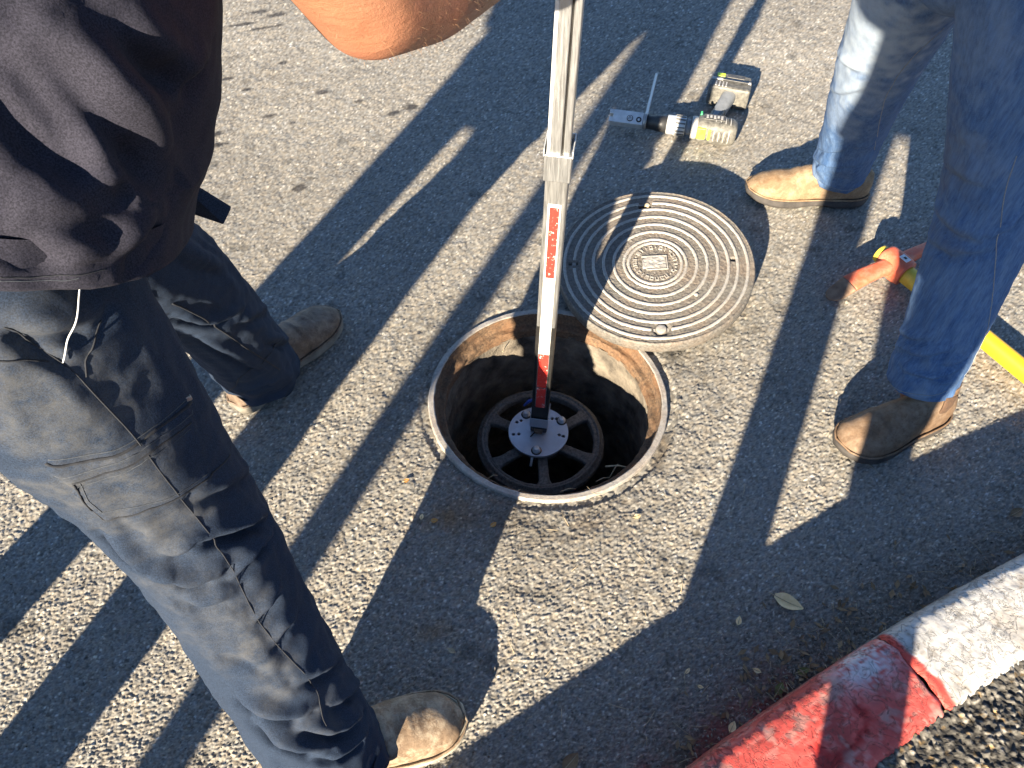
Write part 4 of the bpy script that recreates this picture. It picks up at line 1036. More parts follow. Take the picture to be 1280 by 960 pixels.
def body_mesh(name, J, mat, voxel=.0075, detail=True, hands=None):
    """one continuous body: tapered limbs, torso, neck, head with a face, hands; fused by a voxel remesh"""
    mb = MB(); f = np.array(J['face'])
    g = lambda k: np.array(J[k], float)
    mb.capsule(g('hip'), g('belly'), .13, .13, 20, 6); mb.capsule(g('belly'), g('chest'), .125, .13, 20, 6)
    ns = g('neck'); mb.capsule(g('chest'), ns, .12, .06, 20, 6)
    for s in ('r', 'l'):
        mb.capsule(g('chest') * .5 + g(s + 'sh') * .5 + np.array([0, 0, .0]), g(s + 'sh'), .085, .062, 16, 5)
        e, h = g(s + 'el'), g(s + 'wr'); sh = g(s + 'sh')
        mb.capsule(sh, sh * .55 + e * .45, .058, .052, 16, 5); mb.capsule(sh * .55 + e * .45, e, .055, .049, 16, 5)
        el_back = nrm((e - sh) / np.linalg.norm(e - sh) + (e - h) / np.linalg.norm(e - h))
        mb.capsule(e, e + el_back * .010, .045, .030, 14, 5)
        mid = e * .72 + h * .28
        mb.capsule(e, mid, .049, .053, 16, 5); mb.capsule(mid, e * .35 + h * .65, .053, .040, 16, 5); mb.capsule(e * .35 + h * .65, h, .040, .0275, 16, 5, None)
        hp, kn, an = g(s + 'hip'), g(s + 'kn'), g(s + 'an')
        mb.capsule(hp, kn, .082, .055, 16, 5); mb.capsule(kn, kn * .65 + an * .35, .052, .053, 14, 5); mb.capsule(kn * .65 + an * .35, an, .053, .036, 14, 5); mb.capsule(g('hip'), hp, .11, .085, 16, 5)
        mb.capsule(an, an + np.array([0, 0, -.03]), .034, .03, 12, 4)
        hd = hands[s] if hands else dict(d=nrm(h - e), n=nrm(np.cross(nrm(h - e), [0, 0, 1.]) + 1e-3), curl=.45)
        hand(mb, h, hd['d'], hd['n'], curl=hd['curl'], right=(s == 'r'))
    hd_ = g('head'); up = nrm(hd_ - ns); fw = nrm(f - up * (f @ up)); sd = np.cross(fw, up)
    mb.capsule(ns, hd_ - up * .03, .058, .052, 16, 5)
    mb.capsule(hd_ - fw * .022 + up * .035, hd_ + fw * .012 + up * .045, .080, .074, 18, 6, (sd, .93))
    mb.capsule(hd_ + fw * .02 + up * .0, hd_ + fw * .038 - up * .065, .068, .036, 16, 6, (sd, .9))
    mb.capsule(hd_ + fw * .085 + up * .012, hd_ + fw * .102 - up * .018, .008, .0125, 8, 3)           # nose
    mb.capsule(hd_ + fw * .078 - up * .046 - sd * .02, hd_ + fw * .078 - up * .046 + sd * .02, .0085, .0085, 8, 3)   # lips
    for q in (-1, 1):
        mb.capsule(hd_ + sd * q * .075 + up * .012 - fw * .012, hd_ + sd * q * .079 - up * .022 - fw * .006, .014, .010, 8, 3, (sd, .5))
        mb.capsule(hd_ + sd * q * .012 + fw * .08 + up * .035, hd_ + sd * q * .045 + fw * .068 + up * .035, .009, .008, 8, 3)
    V = np.concatenate(mb.V); me = bpy.data.meshes.new(name); me.from_pydata(V.tolist(), [], mb.F); me.update()
    o = bpy.data.objects.new(name, me); COL.objects.link(o)
    r = o.modifiers.new('r', 'REMESH'); r.mode = 'VOXEL'; r.voxel_size = voxel
    sm = o.modifiers.new('s', 'SMOOTH'); sm.factor = .5; sm.iterations = 6
    dg = bpy.context.evaluated_depsgraph_get(); m2 = bpy.data.meshes.new_from_object(o.evaluated_get(dg))
    o.modifiers.clear(); o.data = m2; m2.name = name; bpy.data.meshes.remove(me)
    m2.materials.clear(); m2.materials.append(mat); m2.polygons.foreach_set('use_smooth', [True] * len(m2.polygons))
    # hair cap and eyes
    n, m = 26, 40; th = np.linspace(.02, 1.75, n)[:, None]; ph = np.linspace(0, 2 * np.pi, m, endpoint=False)[None]
    back = .5 + .5 * -np.cos(ph); th = th * (.62 + .38 * back)
    loc = np.stack([np.sin(th) * np.sin(ph) * .081, np.sin(th) * np.cos(ph) * .098, np.cos(th) * np.ones_like(ph) * .090], -1)
    loc = loc * (1 + .035 * vnoise(loc * 90, 3))[..., None]
    Vh = hd_ + up * .036 - fw * .008 + loc[..., 0:1] * sd + loc[..., 1:2] * fw + loc[..., 2:3] * up
    MB().grid(Vh, True, True).build('hair', M['hair'], o)
    for q in (-1, 1): MB().capsule(hd_ + sd * q * .031 + fw * .071 + up * .016, hd_ + sd * q * .031 + fw * .074 + up * .016, .0115, .0115, 12, 5).build('eye', M['eye'], o)
    return o

def leg_path(J, s, r): 
    hp, kn, an = [np.array(J[s + k], float) for k in ('hip', 'kn', 'an')]
    up = hp + nrm(hp - kn) * .07
    return [np.r_[up, r[0], r[0]], np.r_[hp * .8 + kn * .2, r[1], r[1] * 1.04], np.r_[hp * .4 + kn * .6, r[2], r[2]], np.r_[kn, r[3], r[3]], np.r_[kn * .5 + an * .5, r[4], r[4]], np.r_[an + nrm(an - kn) * r[6], r[5], r[5] * 1.06]]

# ---- the man in dark work clothes on the left, gripping the pole
J1 = dict(face=(.72, .55, -.42), hip=(-.43, .48, .95), belly=(-.395, .54, 1.07), chest=(-.36, .63, 1.2), neck=(-.315, .71, 1.335), head=(-.255, .785, 1.435),
          rsh=(-.205, .53, 1.265), rel=tuple(gnd(460, -6, 1.03)), rwr=(.012, .88, .955), lsh=(-.49, .79, 1.235), lel=(-.30, 1.03, 1.08), lwr=(-.015, 1.035, 1.15),
          rhip=(-.395, .415, .95), rkn=tuple(gnd(234, 640, .57)), ran=(-.278, .277, .10), lhip=(-.505, .55, .95), lkn=(-.49, .835, .50), lan=(-.53, 1.01, .10))
h1 = dict(r=dict(d=nrm([.85, .5, .1]), n=nrm([.5, -.85, .0]) * -1, curl=1.15), l=dict(d=nrm([.95, -.25, -.05]), n=nrm([.25, .95, 0]) * -1, curl=1.15))
man1 = body_mesh('person', J1, M['skin'], .0065, hands=h1)
tag(man1, 'person in faded black shirt and dusty work trousers bending to grip the pole', 'person')
mid1 = np.array([.77, .64, 0]); rt1 = np.array([.64, -.77, 0])
r1 = (.088, .096, .084, .075, .076, .081, .045)
V, _ = loft(leg_path(J1, 'r', r1), 260, 150, mid1, .07)
N = grid_normals(V)
pk = lambda pts: [pick(V, N, x, y) for x, y in pts]
FR = [(pk([(2, 412), (40, 428), (76, 450), (120, 495), (168, 546), (195, 580), (227, 622), (259, 662), (289, 705), (319, 769), (360, 821), (398, 862)]), 0.0002, .003, 0.0004), (pk([(60, 580), (148, 563), (195, 536), (238, 500)]), 0.0014, .004, 0.0012), (pk([(91, 603), (140, 588), (186, 566), (238, 528)]), 0.0008, .003, 0.0010), (pk([(127, 648), (180, 639), (225, 621), (262, 597), (288, 568)]), 0.0008, .003, 0.0010),
      (pk([(146, 672), (176, 698), (206, 714), (240, 721), (268, 716)]), 0.0144, .011, 0.0205), (pk([(205, 690), (228, 676), (255, 668)]), 0.0101, .010, 0.0056), (pk([(228, 742), (255, 748), (285, 738)]), 0.0072, .012, 0.0075),
      (pk([(262, 668), (300, 652), (330, 640)]), 0.0115, .010, 0.0225), (pk([(292, 716), (315, 690), (338, 664)]), 0.0086, .007, 0.0150), (pk([(318, 775), (330, 755), (345, 735)]), 0.0086, .008, 0.0095), (pk([(345, 800), (352, 780), (368, 770)]), 0.0072, .008, 0.0075),
      (pk([(300, 868), (335, 886), (382, 888)]), 0.0144, .012, 0.0188), (pk([(330, 905), (360, 925), (405, 932)]), 0.0144, .012, 0.0205), (pk([(380, 905), (420, 912), (450, 890)]), 0.0115, .010, 0.0150), (pk([(395, 945), (425, 940), (455, 915)]), 0.0115, .009, 0.0132),
      (pk([(372, 845), (400, 835), (425, 820)]), 0.0086, .010, 0.0112), (pk([(10, 395), (60, 400), (110, 385)]), 0.0086, .012, 0.0132), (pk([(40, 420), (75, 428), (100, 440)]), 0.0057, .010, 0.0095), (pk([(250, 610), (280, 600), (305, 585)]), 0.0057, .010, 0.0075),
      (pk([(170, 640), (190, 660), (200, 685)]), 0.0057, .012, 0.0037), (pk([(275, 810), (310, 815), (345, 830)]), 0.0057, .012, 0.0056), (pk([(415, 880), (440, 862), (455, 845)]), 0.0086, .008, 0.0112)]
V = wrinkle(V, 1.05, .0035, (11, 2.2), 400); V = wrinkle(V, 1.05, .0011, (38, 3.5), 401); V = wrinkle(V, 1.05, .006, (22, 1.2), 402, np.exp(-((np.linspace(0, 1, 260) - 1) / .14) ** 2)[:, None])
V = folds(V, FR)
def raised_panel(V, poly, h):
    N_ = grid_normals(V); pts = np.array([pick(V, N_, x, y) for x, y in poly]); c = pts.mean(0); nrm_ = nrm(np.cross(pts[2] - pts[0], pts[-2] - pts[1]))
    ax_ = nrm(pts[3] - pts[0]); ay_ = np.cross(nrm_, ax_); P2 = np.stack([(pts - c) @ ax_, (pts - c) @ ay_], -1); Q2 = np.stack([(V - c) @ ax_, (V - c) @ ay_], -1)
    inside = np.zeros(V.shape[:2], bool)
    for (x0, y0), (x1, y1) in zip(P2, np.roll(P2, -1, 0)):
        cnd = ((y0 > Q2[..., 1]) != (y1 > Q2[..., 1])) & (Q2[..., 0] < (x1 - x0) * (Q2[..., 1] - y0) / (y1 - y0 + 1e-12) + x0); inside ^= cnd
    near_ = (np.linalg.norm(V - c, axis=-1) < .22) & ((N_ * (C_O - V)).sum(-1) > 0)
    return V + N_ * (h * (inside & near_))[..., None]
V = raised_panel(V, [(66, 584), (148, 567), (193, 540), (237, 502), (262, 597), (225, 621), (180, 639), (127, 648)], .0032)
V = V + grid_normals(V) * (.0012 * vnoise(V * 60, 410))[..., None]
legR = inward_hem(V, .004, .04)
N = grid_normals(V); VR, NR = V, N
V2, _ = loft(leg_path(J1, 'l', (.105, .094, .082, .074, .074, .075, .05)), 220, 130, mid1, .07)
N2 = grid_normals(V2); pk2 = lambda pts: [pick(V2, N2, x, y) for x, y in pts]
FL = [(pk2([(225, 392), (255, 400), (300, 385)]), 0.0117, .012, 0.0117), (pk2([(300, 395), (330, 385), (345, 375)]), 0.0130, .012, 0.0078), (pk2([(250, 420), (290, 440), (330, 460)]), 0.0078, .010, 0.0091), (pk2([(290, 485), (325, 478), (365, 440)]), 0.0104, .010, 0.0104), (pk2([(330, 420), (352, 425), (368, 415)]), 0.0130, .010, 0.0104), (pk2([(215, 300), (245, 320), (280, 330)]), 0.0065, .014, 0.0065)]
V2 = wrinkle(V2, 1.0, .0045, (11, 2.2), 420); V2 = wrinkle(V2, 1.0, .008, (20, 1.2), 421, np.exp(-((np.linspace(0, 1, 220) - 1) / .18) ** 2)[:, None]); V2 = folds(V2, FL); V2 = V2 + grid_normals(V2) * (.0012 * vnoise(V2 * 60, 430))[..., None]
legL = inward_hem(V2, .004, .04)
Vp, _ = loft([(-.450, .48, .80, .07, .08), (-.450, .48, .86, .14, .115), (-.448, .485, .93, .165, .132), (-.43, .505, 1.06, .165, .130)], 60, 120, rt1, .05)
allV = np.concatenate([legR.reshape(-1, 3), legL.reshape(-1, 3), Vp.reshape(-1, 3)])
ps = lambda x, y: pick(VR, NR, x, y)
dm = spots(allV, [(ps(60, 500), .085, .75), (ps(120, 530), .06, .85), (ps(150, 600), .075, .9), (ps(190, 590), .05, .8), (ps(100, 560), .05, .7), (ps(220, 650), .05, .75), (ps(190, 650), .06, .7), (ps(310, 770), .04, .8), (ps(318, 800), .045, .85), (ps(335, 840), .03, .7), (ps(230, 730), .06, .45), (ps(280, 790), .08, .4), (ps(30, 430), .06, .45), (ps(350, 860), .04, .6), (ps(400, 900), .05, .4)], 440) * .6
tro = garment([legR, legL, Vp], 'trousers', M['trousers'], man1, dm)
def seam(pix, r=.0014, mat='seam_dark', n=60, name='seam', lift=.0002, V_=None, N_=None, par=None):
    return MB().tube(surf_line(VR if V_ is None else V_, NR if N_ is None else N_, pix, n, lift), r, 6).build(name, M[mat], par or tro)
sideline = [(2, 412), (40, 428), (76, 450), (120, 495), (168, 546), (195, 580), (227, 622), (259, 662), (289, 705), (305, 738), (319, 769), (340, 798), (360, 821), (398, 862), (408, 908)]
seam(sideline, .0007, n=140, lift=0.)
seam([(60, 578), (72, 585), (148, 567), (195, 540), (238, 502)], .0015, n=60, name='zip'); seam([(62, 573), (148, 560), (193, 533), (236, 496)], .0005, 'thread', 60, 'stitching'); seam([(70, 592), (150, 575), (198, 549), (240, 512)], .0005, 'thread', 60, 'stitching')
seam([(91, 603), (140, 588), (186, 566), (215, 548), (238, 528)], .0009); seam([(92, 609), (140, 595), (188, 572), (238, 535)], .0004, 'thread', 60, 'stitching')
seam([(127, 648), (180, 639), (225, 621), (262, 597), (288, 568)], .0009); seam([(127, 643), (180, 633), (225, 615), (260, 592)], .0004, 'thread', 60, 'stitching')
seam([(91, 603), (105, 625), (127, 648)], .0008); seam([(98, 606), (110, 625), (128, 640)], .0004, 'thread', 30, 'stitching')
seam([(105, 470), (108, 450), (115, 430), (125, 400)], .0007); seam([(0, 450), (30, 447), (60, 450)], .0007)
q = pick(VR, NR, 238, 498); zp = MB().box(q + np.array([.0, -.002, .004]), (.007, .003, .006), np.array(Matrix.Rotation(.5, 3, 'Z'))).build('zip_pull', M['alu_dull'], tro, False, .001)
seam([(215, 380), (250, 395), (300, 430), (350, 462)], .0014, V_=V2, N_=grid_normals(V2)); seam([(352, 420), (338, 440), (300, 470), (285, 490)], .0012, V_=V2, N_=grid_normals(V2))
# pocket flap standing off the far hip
a = np.array([-.36, .70, .90]); fl = MB()
pts = [gnd(205, 208, .90), gnd(289, 260, .84), gnd(280, 279, .83), gnd(208, 255, .84)]
n_ = nrm(np.cross(pts[1] - pts[0], pts[3] - pts[0])) * .0016
fl.add([p - n_ for p in pts] + [p + n_ for p in pts], [(0, 1, 2, 3), (7, 6, 5, 4), (0, 4, 5, 1), (1, 5, 6, 2), (2, 6, 7, 3), (3, 7, 4, 0)]).build('pocket_flap', M['trousers'], tro, False, .001)
# shirt
TP = [(-.429, .492, .974, .190, .168), (-.420, .504, 1.00, .186, .170), (-.396, .536, 1.06, .184, .178), (-.372, .60, 1.16, .180, .172), (-.345, .665, 1.255, .175, .125), (-.328, .69, 1.305, .11, .09), (-.318, .705, 1.335, .072, .072)]
V, _ = loft(TP, 230, 260, rt1, .05)
_a = np.linspace(0, 2 * np.pi, 260, endpoint=False)[None]; _w = (1 - sstep(.0, .30, np.linspace(0, 1, 230)))[:, None] * np.clip(np.cos(_a - .1), 0, 1) ** 1.5
V = V + _w[..., None] * (rt1 * .032 + np.array([0, 0, -.004]))
V = wrinkle(V, .5, .006, (10, 1.6), 450)
N = grid_normals(V); pk = lambda pts: [pick(V, N, x, y) for x, y in pts]
FS = [(pk([(20, 15), (60, 60), (110, 130), (150, 205)]), .016, .016, .016), (pk([(75, 10), (115, 60), (160, 130), (205, 190)]), .018, .018, .018), (pk([(150, 5), (190, 50), (235, 65)]), .012, .015, .012), (pk([(0, 60), (40, 110), (85, 165), (130, 205)]), .012, .014, .012),
      (pk([(0, 255), (50, 270), (95, 300), (108, 335)]), .014, .016, .012), (pk([(130, 300), (165, 285), (195, 255)]), .008, .012, .008), (pk([(140, 330), (160, 310), (178, 285)]), .006, .010, .006), (pk([(30, 225), (90, 240), (150, 250)]), .008, .016, .010), (pk([(215, 110), (228, 85), (255, 60)]), .008, .012, .008)]
V = folds(V, FS); V = V + grid_normals(V) * (.0010 * vnoise(V * 70, 460))[..., None]
VS, NS = V, grid_normals(V)
torso = inward_hem(V, .004, .03, end=0)
def sleeve(J, s, k=.40, r0=.085, r1_=.073, seed=470):
    sh, el = np.array(J[s + 'sh'], float), np.array(J[s + 'el'], float); ch = np.array(J['chest'], float); d = nrm(el - sh)
    Vv, _ = loft([np.r_[sh * .6 + ch * .4 + np.array([0, 0, .01]), .10, .095], np.r_[sh + np.array([0, 0, .004]), r0, r0], np.r_[sh + (el - sh) * k * .6, r1_ + .003, r1_ + .003], np.r_[sh + (el - sh) * k, r1_, r1_]], 90, 90, np.cross(d, [.3, .1, .9]), .07)
    Vv = wrinkle(Vv, .25, .004, (14, 2), seed); return inward_hem(Vv, .004, .03)
shirt = garment([torso, sleeve(J1, 'r'), sleeve(J1, 'l', seed=480)], 'shirt', M['shirt'], man1)
seam([(2, 346), (40, 347), (75, 345), (100, 343), (130, 335)], .0004, 'seam_dark', 60, 'hem_stitching', .0001, VS, NS, shirt)
seam([(2, 350), (40, 351), (75, 349), (100, 347)], .0003, 'thread', 60, 'hem_stitching', .0001, VS, NS, shirt)
# drawstring hanging from under the shirt
pts = surf_line(VR, NR, [(95, 345), (88, 405), (76, 450)], 30, .004)
MB().tube(path_interp(np.c_[pts, np.zeros((30, 2))], 30, .12)[:, :3], .0006, 8).build('drawstring', M['sticker'], tro)
boot(man1, (-.377, .238), (-.079, .343), M['boot_dusty'], M['sole_pale'], .15, shaft_dir=np.array(J1['rkn']) - np.array(J1['ran']))
boot(man1, (-.578, .955), (-.411, 1.222), M['boot_dark'], M['sole_mid'], .15)

def arm_hair():
    me = man1.data; n = len(me.vertices); co = np.empty(n * 3, np.float32); me.vertices.foreach_get('co', co); co = co.reshape(-1, 3); no = np.empty(n * 3, np.float32); me.vertices.foreach_get('normal', no); no = no.reshape(-1, 3)
    e, w, sh = np.array(J1['rel']), np.array(J1['rwr']), np.array(J1['rsh'])
    d = np.minimum(np.linalg.norm(np.cross(co - e, nrm(w - e)), axis=1) + 9 * (((co - e) @ nrm(w - e)) < -.03) + 9 * (((co - e) @ nrm(w - e)) > .20), np.linalg.norm(np.cross(co - e, nrm(sh - e)), axis=1) + 9 * (((co - e) @ nrm(sh - e)) > .12) + 9 * (((co - e) @ nrm(sh - e)) < 0))
    idx = np.where(d < .062)[0]; r_ = np.random.default_rng(4); mb = MB(); dirn = nrm(w - e)
    for k in r_.choice(idx, min(1100, len(idx)), False):
        p = co[k] + r_.normal(0, .001, 3); t_ = nrm(no[k] * .18 + dirn * .5 + np.array([0, 0, -.5]) + r_.normal(0, .25, 3)); L = r_.uniform(.004, .010); s_ = nrm(np.cross(t_, no[k])) * .00016
        mb.add([p - s_, p + s_, p + t_ * L], [(0, 1, 2)])
    o = mb.build('arm_hair', M['arm_hair'], man1, False); o['kind'] = 'stuff'
arm_hair()

# ---- the man in jeans on the right
J2 = dict(face=(-.93, -.1, -.3), hip=(.655, 1.175, .92), belly=(.62, 1.165, 1.07), chest=(.58, 1.15, 1.26), neck=(.545, 1.14, 1.44), head=(.505, 1.13, 1.56),
          rsh=(.53, 1.335, 1.37), rel=(.54, 1.42, 1.09), rwr=(.50, 1.42, .84), lsh=(.61, .965, 1.37), lel=(.80, .93, 1.14), lwr=(.83, 1.08, .98),
          rhip=(.655, 1.265, .88), rkn=tuple(gnd(1096, 85, .50)), ran=(.838, 1.645, .10), lhip=(.700, 1.065, .88), lkn=tuple(gnd(1243, 250, .50)), lan=(.822, .95, .10))
man2 = body_mesh('person', J2, M['skin'], .009)
tag(man2, 'person in blue jeans and brown ankle boots standing right of the cover', 'person')
fw2 = np.array([-.978, -.208, 0]); JB = (.105, .096, .087, .080, .071, .060, -.01)
Va, _ = loft(leg_path(J2, 'r', (.115, .10, .088, .078, .070, .062, -.02)), 240, 140, fw2, .07); Na = grid_normals(Va); pka = lambda p: [pick(Va, Na, x, y) for x, y in p]
Va = wrinkle(Va, 1., .0022, (10, 2.2), 500)
Vb, _ = loft(leg_path(J2, 'l', JB), 260, 150, fw2, .07); Nb = grid_normals(Vb); pkb = lambda p: [pick(Vb, Nb, x, y) for x, y in p]
_um = lambda n, w: np.exp(-((np.linspace(0, 1, n) - 1.0) / w) ** 2)[:, None]
Va = wrinkle(Va, 1., .0065, (22, 1.1), 505, _um(240, .13)); Vb = wrinkle(loft(leg_path(J2, 'l', JB), 260, 150, fw2, .07)[0], 1., .0022, (10, 2.2), 520); Vb = wrinkle(Vb, 1., .0065, (22, 1.1), 525, _um(260, .13))
Va = folds(Va, [(pka([(1015, 195), (1040, 205), (1070, 205)]), 0.0105, .010, 0.0105), (pka([(1022, 182), (1040, 188), (1062, 182)]), 0.0075, .009, 0.0090), (pka([(1060, 206), (1080, 198), (1092, 188)]), 0.0120, .010, 0.0120), (pka([(1070, 185), (1085, 180), (1095, 172)]), 0.0075, .008, 0.0075), (pka([(1035, 105), (1050, 112), (1075, 108)]), 0.0060, .012, 0.0060), (pka([(1045, 60), (1055, 75), (1075, 85)]), 0.0060, .012, 0.0045), (pka([(1010, 222), (1040, 232), (1075, 232)]), 0.0060, .007, 0.0045)])
Vb = folds(Vb, [(pkb([(1120, 430), (1150, 440), (1185, 435)]), 0.0105, .011, 0.0105), (pkb([(1130, 460), (1165, 470), (1195, 462)]), 0.0090, .009, 0.0090), (pkb([(1125, 410), (1140, 420), (1165, 420)]), 0.0075, .010, 0.0075), (pkb([(1185, 455), (1205, 445), (1215, 430)]), 0.0105, .009, 0.0120), (pkb([(1160, 290), (1190, 310), (1240, 305)]), 0.0075, .013, 0.0075), (pkb([(1165, 250), (1200, 285), (1245, 295)]), 0.0075, .014, 0.0060), (pkb([(1240, 290), (1262, 280), (1272, 265)]), 0.0090, .010, 0.0090), (pkb([(1180, 190), (1205, 215), (1235, 225)]), 0.0045, .014, 0.0045), (pkb([(1118, 488), (1150, 496), (1183, 490)]), 0.0045, .006, 0.0030)])
for _q in (0,):
    Va = Va + grid_normals(Va) * (.0009 * vnoise(Va * 70, 540))[..., None]; Vb = Vb + grid_normals(Vb) * (.0009 * vnoise(Vb * 70, 541))[..., None]
Vp, _ = loft([(.685, 1.165, .765, .05, .06), (.68, 1.165, .80, .12, .10), (.675, 1.165, .90, .17, .128), (.64, 1.17, 1.04, .168, .125)], 50, 110, (-.208, .978, 0), .05)
ga, gb = inward_hem(Va, .0035, .03), inward_hem(Vb, .0035, .03)
allV = np.concatenate([ga.reshape(-1, 3), gb.reshape(-1, 3), Vp.reshape(-1, 3)]); Na = grid_normals(Va); Nb = grid_normals(Vb)
fade = spots(allV, [(pick(Va, Na, 1075, 20), .15, .95), (pick(Va, Na, 1070, 60), .12, .95), (pick(Va, Na, 1060, 110), .09, .75), (pick(Va, Na, 1050, 150), .07, .4), (pick(Vb, Nb, 1215, 60), .10, .22), (pick(Vb, Nb, 1210, 200), .06, .12), (pick(Va, Na, 1012, 225), .03, .4), (pick(Vb, Nb, 1150, 497), .03, .35)], 550)
so_ = spots(allV, [(pick(Vb, Nb, 1180, 190), .09, .45), (pick(Vb, Nb, 1175, 110), .06, .3), (pick(Vb, Nb, 1178, 290), .06, .35)], 560)
jeans = garment([ga, gb, Vp], 'jeans', M['denim'], man2, fade, so_)
seam([(1180, 35), (1150, 62), (1120, 95), (1106, 125), (1098, 160), (1090, 195)], .0008, 'thread_pale', 60, 'inner_seam', .0002, Va, Na, jeans)
seam([(1272, 195), (1258, 230), (1250, 290), (1244, 340), (1236, 400), (1222, 440), (1205, 470)], .0008, 'thread_pale', 70, 'inner_seam', .0002, Vb, Nb, jeans)
seam([(1011, 218), (1035, 232), (1060, 237), (1076, 232)], .0005, 'thread_pale', 40, 'hem_stitching', .0006, Va, Na, jeans)
seam([(1116, 483), (1140, 491), (1165, 494), (1183, 488)], .0006, 'thread_pale', 40, 'hem_stitching', .0006, Vb, Nb, jeans)
def top_half(J, V_r, mat, parent, name='shirt', r=(.19, .135), long_sleeve=True, hem=None, seed=600):
    rt = nrm(np.cross(np.array(J['face']) * np.array([1, 1, 0]), [0, 0, 1.])); g = lambda k: np.array(J[k], float)
    P = [np.r_[g('hip') + np.array([0, 0, -.02]), r[0] + .005, r[1] + .01], np.r_[g('belly'), r[0] - .01, r[1]], np.r_[g('chest'), r[0] + .01, r[1]], np.r_[g('chest') * .35 + g('neck') * .65, r[0] * .72, r[1] * .8], np.r_[g('neck'), .07, .07]]
    Vt, _ = loft(P, 110, 110, rt, .05); Vt = inward_hem(wrinkle(Vt, .5, .005, (9, 1.6), seed), .004, .03, 0)
    out = [Vt]
    for s in ('r', 'l'):
        sh, el, wr = g(s + 'sh'), g(s + 'el'), g(s + 'wr')
        pts = [np.r_[sh * .6 + g('chest') * .4, .09, .09], np.r_[sh, .078, .078], np.r_[sh * .5 + el * .5, .066, .066]]
        if long_sleeve: pts += [np.r_[el, .058, .058], np.r_[el * .5 + wr * .5, .052, .052], np.r_[wr, .04, .04]]
        Vv, _ = loft(pts, 110, 60, np.cross(nrm(el - sh), [.2, .3, .9]), .05); out.append(inward_hem(wrinkle(Vv, .5, .004, (14, 2), seed + 5), .003, .02))
    return garment(out, name, mat, parent)
top_half(J2, None, M['grey_cloth'], man2, seed=610)
boot(man2, (.940, 1.657), (.628, 1.674), M['boot_tan'], M['sole_dark'], .14, gusset=True, shaft_dir=np.array(J2['rkn']) - np.array(J2['ran']))
boot(man2, (.902, .957), (.660, .848), M['boot_brown'], M['sole_dark'], .13, gusset=True, shaft_dir=np.array(J2['lkn']) - np.array(J2['lan']))

# ---- two more people stand behind the camera; their shadows cross the road
def bystander(J, label, trouser, shirt_, lift, yaw, r=(.125, .112, .092, .078, .070, .066, .04), seed=700):
    b = body_mesh('person', J, M['skin'], .012); tag(b, label, 'person')
    f = nrm(np.array(J['face']) * np.array([1, 1, 0])); rt = nrm(np.cross(f, [0, 0, 1.])); hp = np.array(J['hip'], float)
    gs = []
    for s in ('r', 'l'):
        Vv, _ = loft(leg_path(J, s, r), 110, 64, f, .06); gs.append(inward_hem(wrinkle(Vv, 1., .004, (10, 2.2), seed), .004, .03)); seed += 3
    Vv, _ = loft([np.r_[hp - [0, 0, .13], .06, .06], np.r_[hp - [0, 0, .06], .15, .11], np.r_[hp + [0, 0, .02], .172, .128], np.r_[hp + [0, 0, .13], .165, .125]], 40, 80, rt, .05); gs.append(Vv)
    garment(gs, 'trousers', trouser, b); top_half(J, None, shirt_, b, seed=seed)
    for s in ('r', 'l'):
        an = np.array(J[s + 'an'], float)[:2]; boot(b, an - f[:2] * .074, an + f[:2] * .235, M['boot_dark'], M['sole_dark'], .15, lift)
    return b
def stand(x, y, yaw, z0, rq, lq, arms):
    """upright pose: x, y = middle of the feet, yaw = facing, clockwise from straight ahead; rq, lq = sideways foot offsets"""
    f = np.array([math.sin(R_(yaw)), math.cos(R_(yaw)), 0]); rt = np.array([f[1], -f[0], 0]); o = np.array([x, y, z0])
    P = lambda a, b, z: o + rt * a + f * b + np.array([0, 0, z])
    J = dict(face=tuple(f + np.array([0, 0, -.35])), hip=P(0, 0, .93), belly=P(0, .01, 1.08), chest=P(0, .005, 1.27), neck=P(0, .01, 1.46), head=P(0, .05, 1.58), rsh=P(.19, 0, 1.40), lsh=P(-.19, 0, 1.40),
             rhip=P(.095, 0, .90), lhip=P(-.095, 0, .90), rkn=P(.085 * .5 + rq * .5, .02, .49), lkn=P(-.085 * .5 + lq * .5, .02, .49), ran=P(rq, 0, .10), lan=P(lq, 0, .10))
    for k, v in arms.items(): J[k] = P(*v)
    return J
Jp = stand(.035, -.489, 24, KH - .016, .11, -.135, dict(rel=(.20, .17, 1.16), lel=(-.20, .17, 1.16), rwr=(.04, .36, 1.10), lwr=(-.10, .36, 1.10)))
bystander(Jp, 'person behind the camera whose legs cast the two shadows across the kerb', M['denim'], M['grey_cloth'], KH - .016, 22, (.10, .074, .064, .055, .052, .052, .04))
J3 = stand(-1.075, -.09, 24, 0, .13, -.125, dict(rel=(.27, -.02, 1.12), lel=(-.25, -.02, 1.12), rwr=(.20, .16, .98), lwr=(-.19, .14, .96)))
bystander(J3, 'person out of frame on the left whose long shadow falls behind the worker', M['trousers'], M['shirt'], 0, 24, (.10, .078, .070, .064, .062, .060, .04), seed=740)
# ---- sign post on the pavement behind, its thin shadow passes left of the hole
sp = tag(empty('sign_post', (-1.18, -1.11, .13)), 'grey steel sign post on the pavement behind the camera', 'post')
MB().tube([(-1.18, -1.11, .12), (-1.18, -1.11, 1.4), (-1.18, -1.11, 2.75)], .038, 24).build('post', M['galv'], sp)
MB().lathe([(.0001, .012), (.09, .012), (.095, .0), (.095, -.01)], (-1.18, -1.11, .138), 28).build('base_plate', M['galv'], sp)
MB().box((-1.18, -1.055, 2.5), (.5, .012, .5)).build('sign_plate', M['alu_dull'], sp, False, .01)

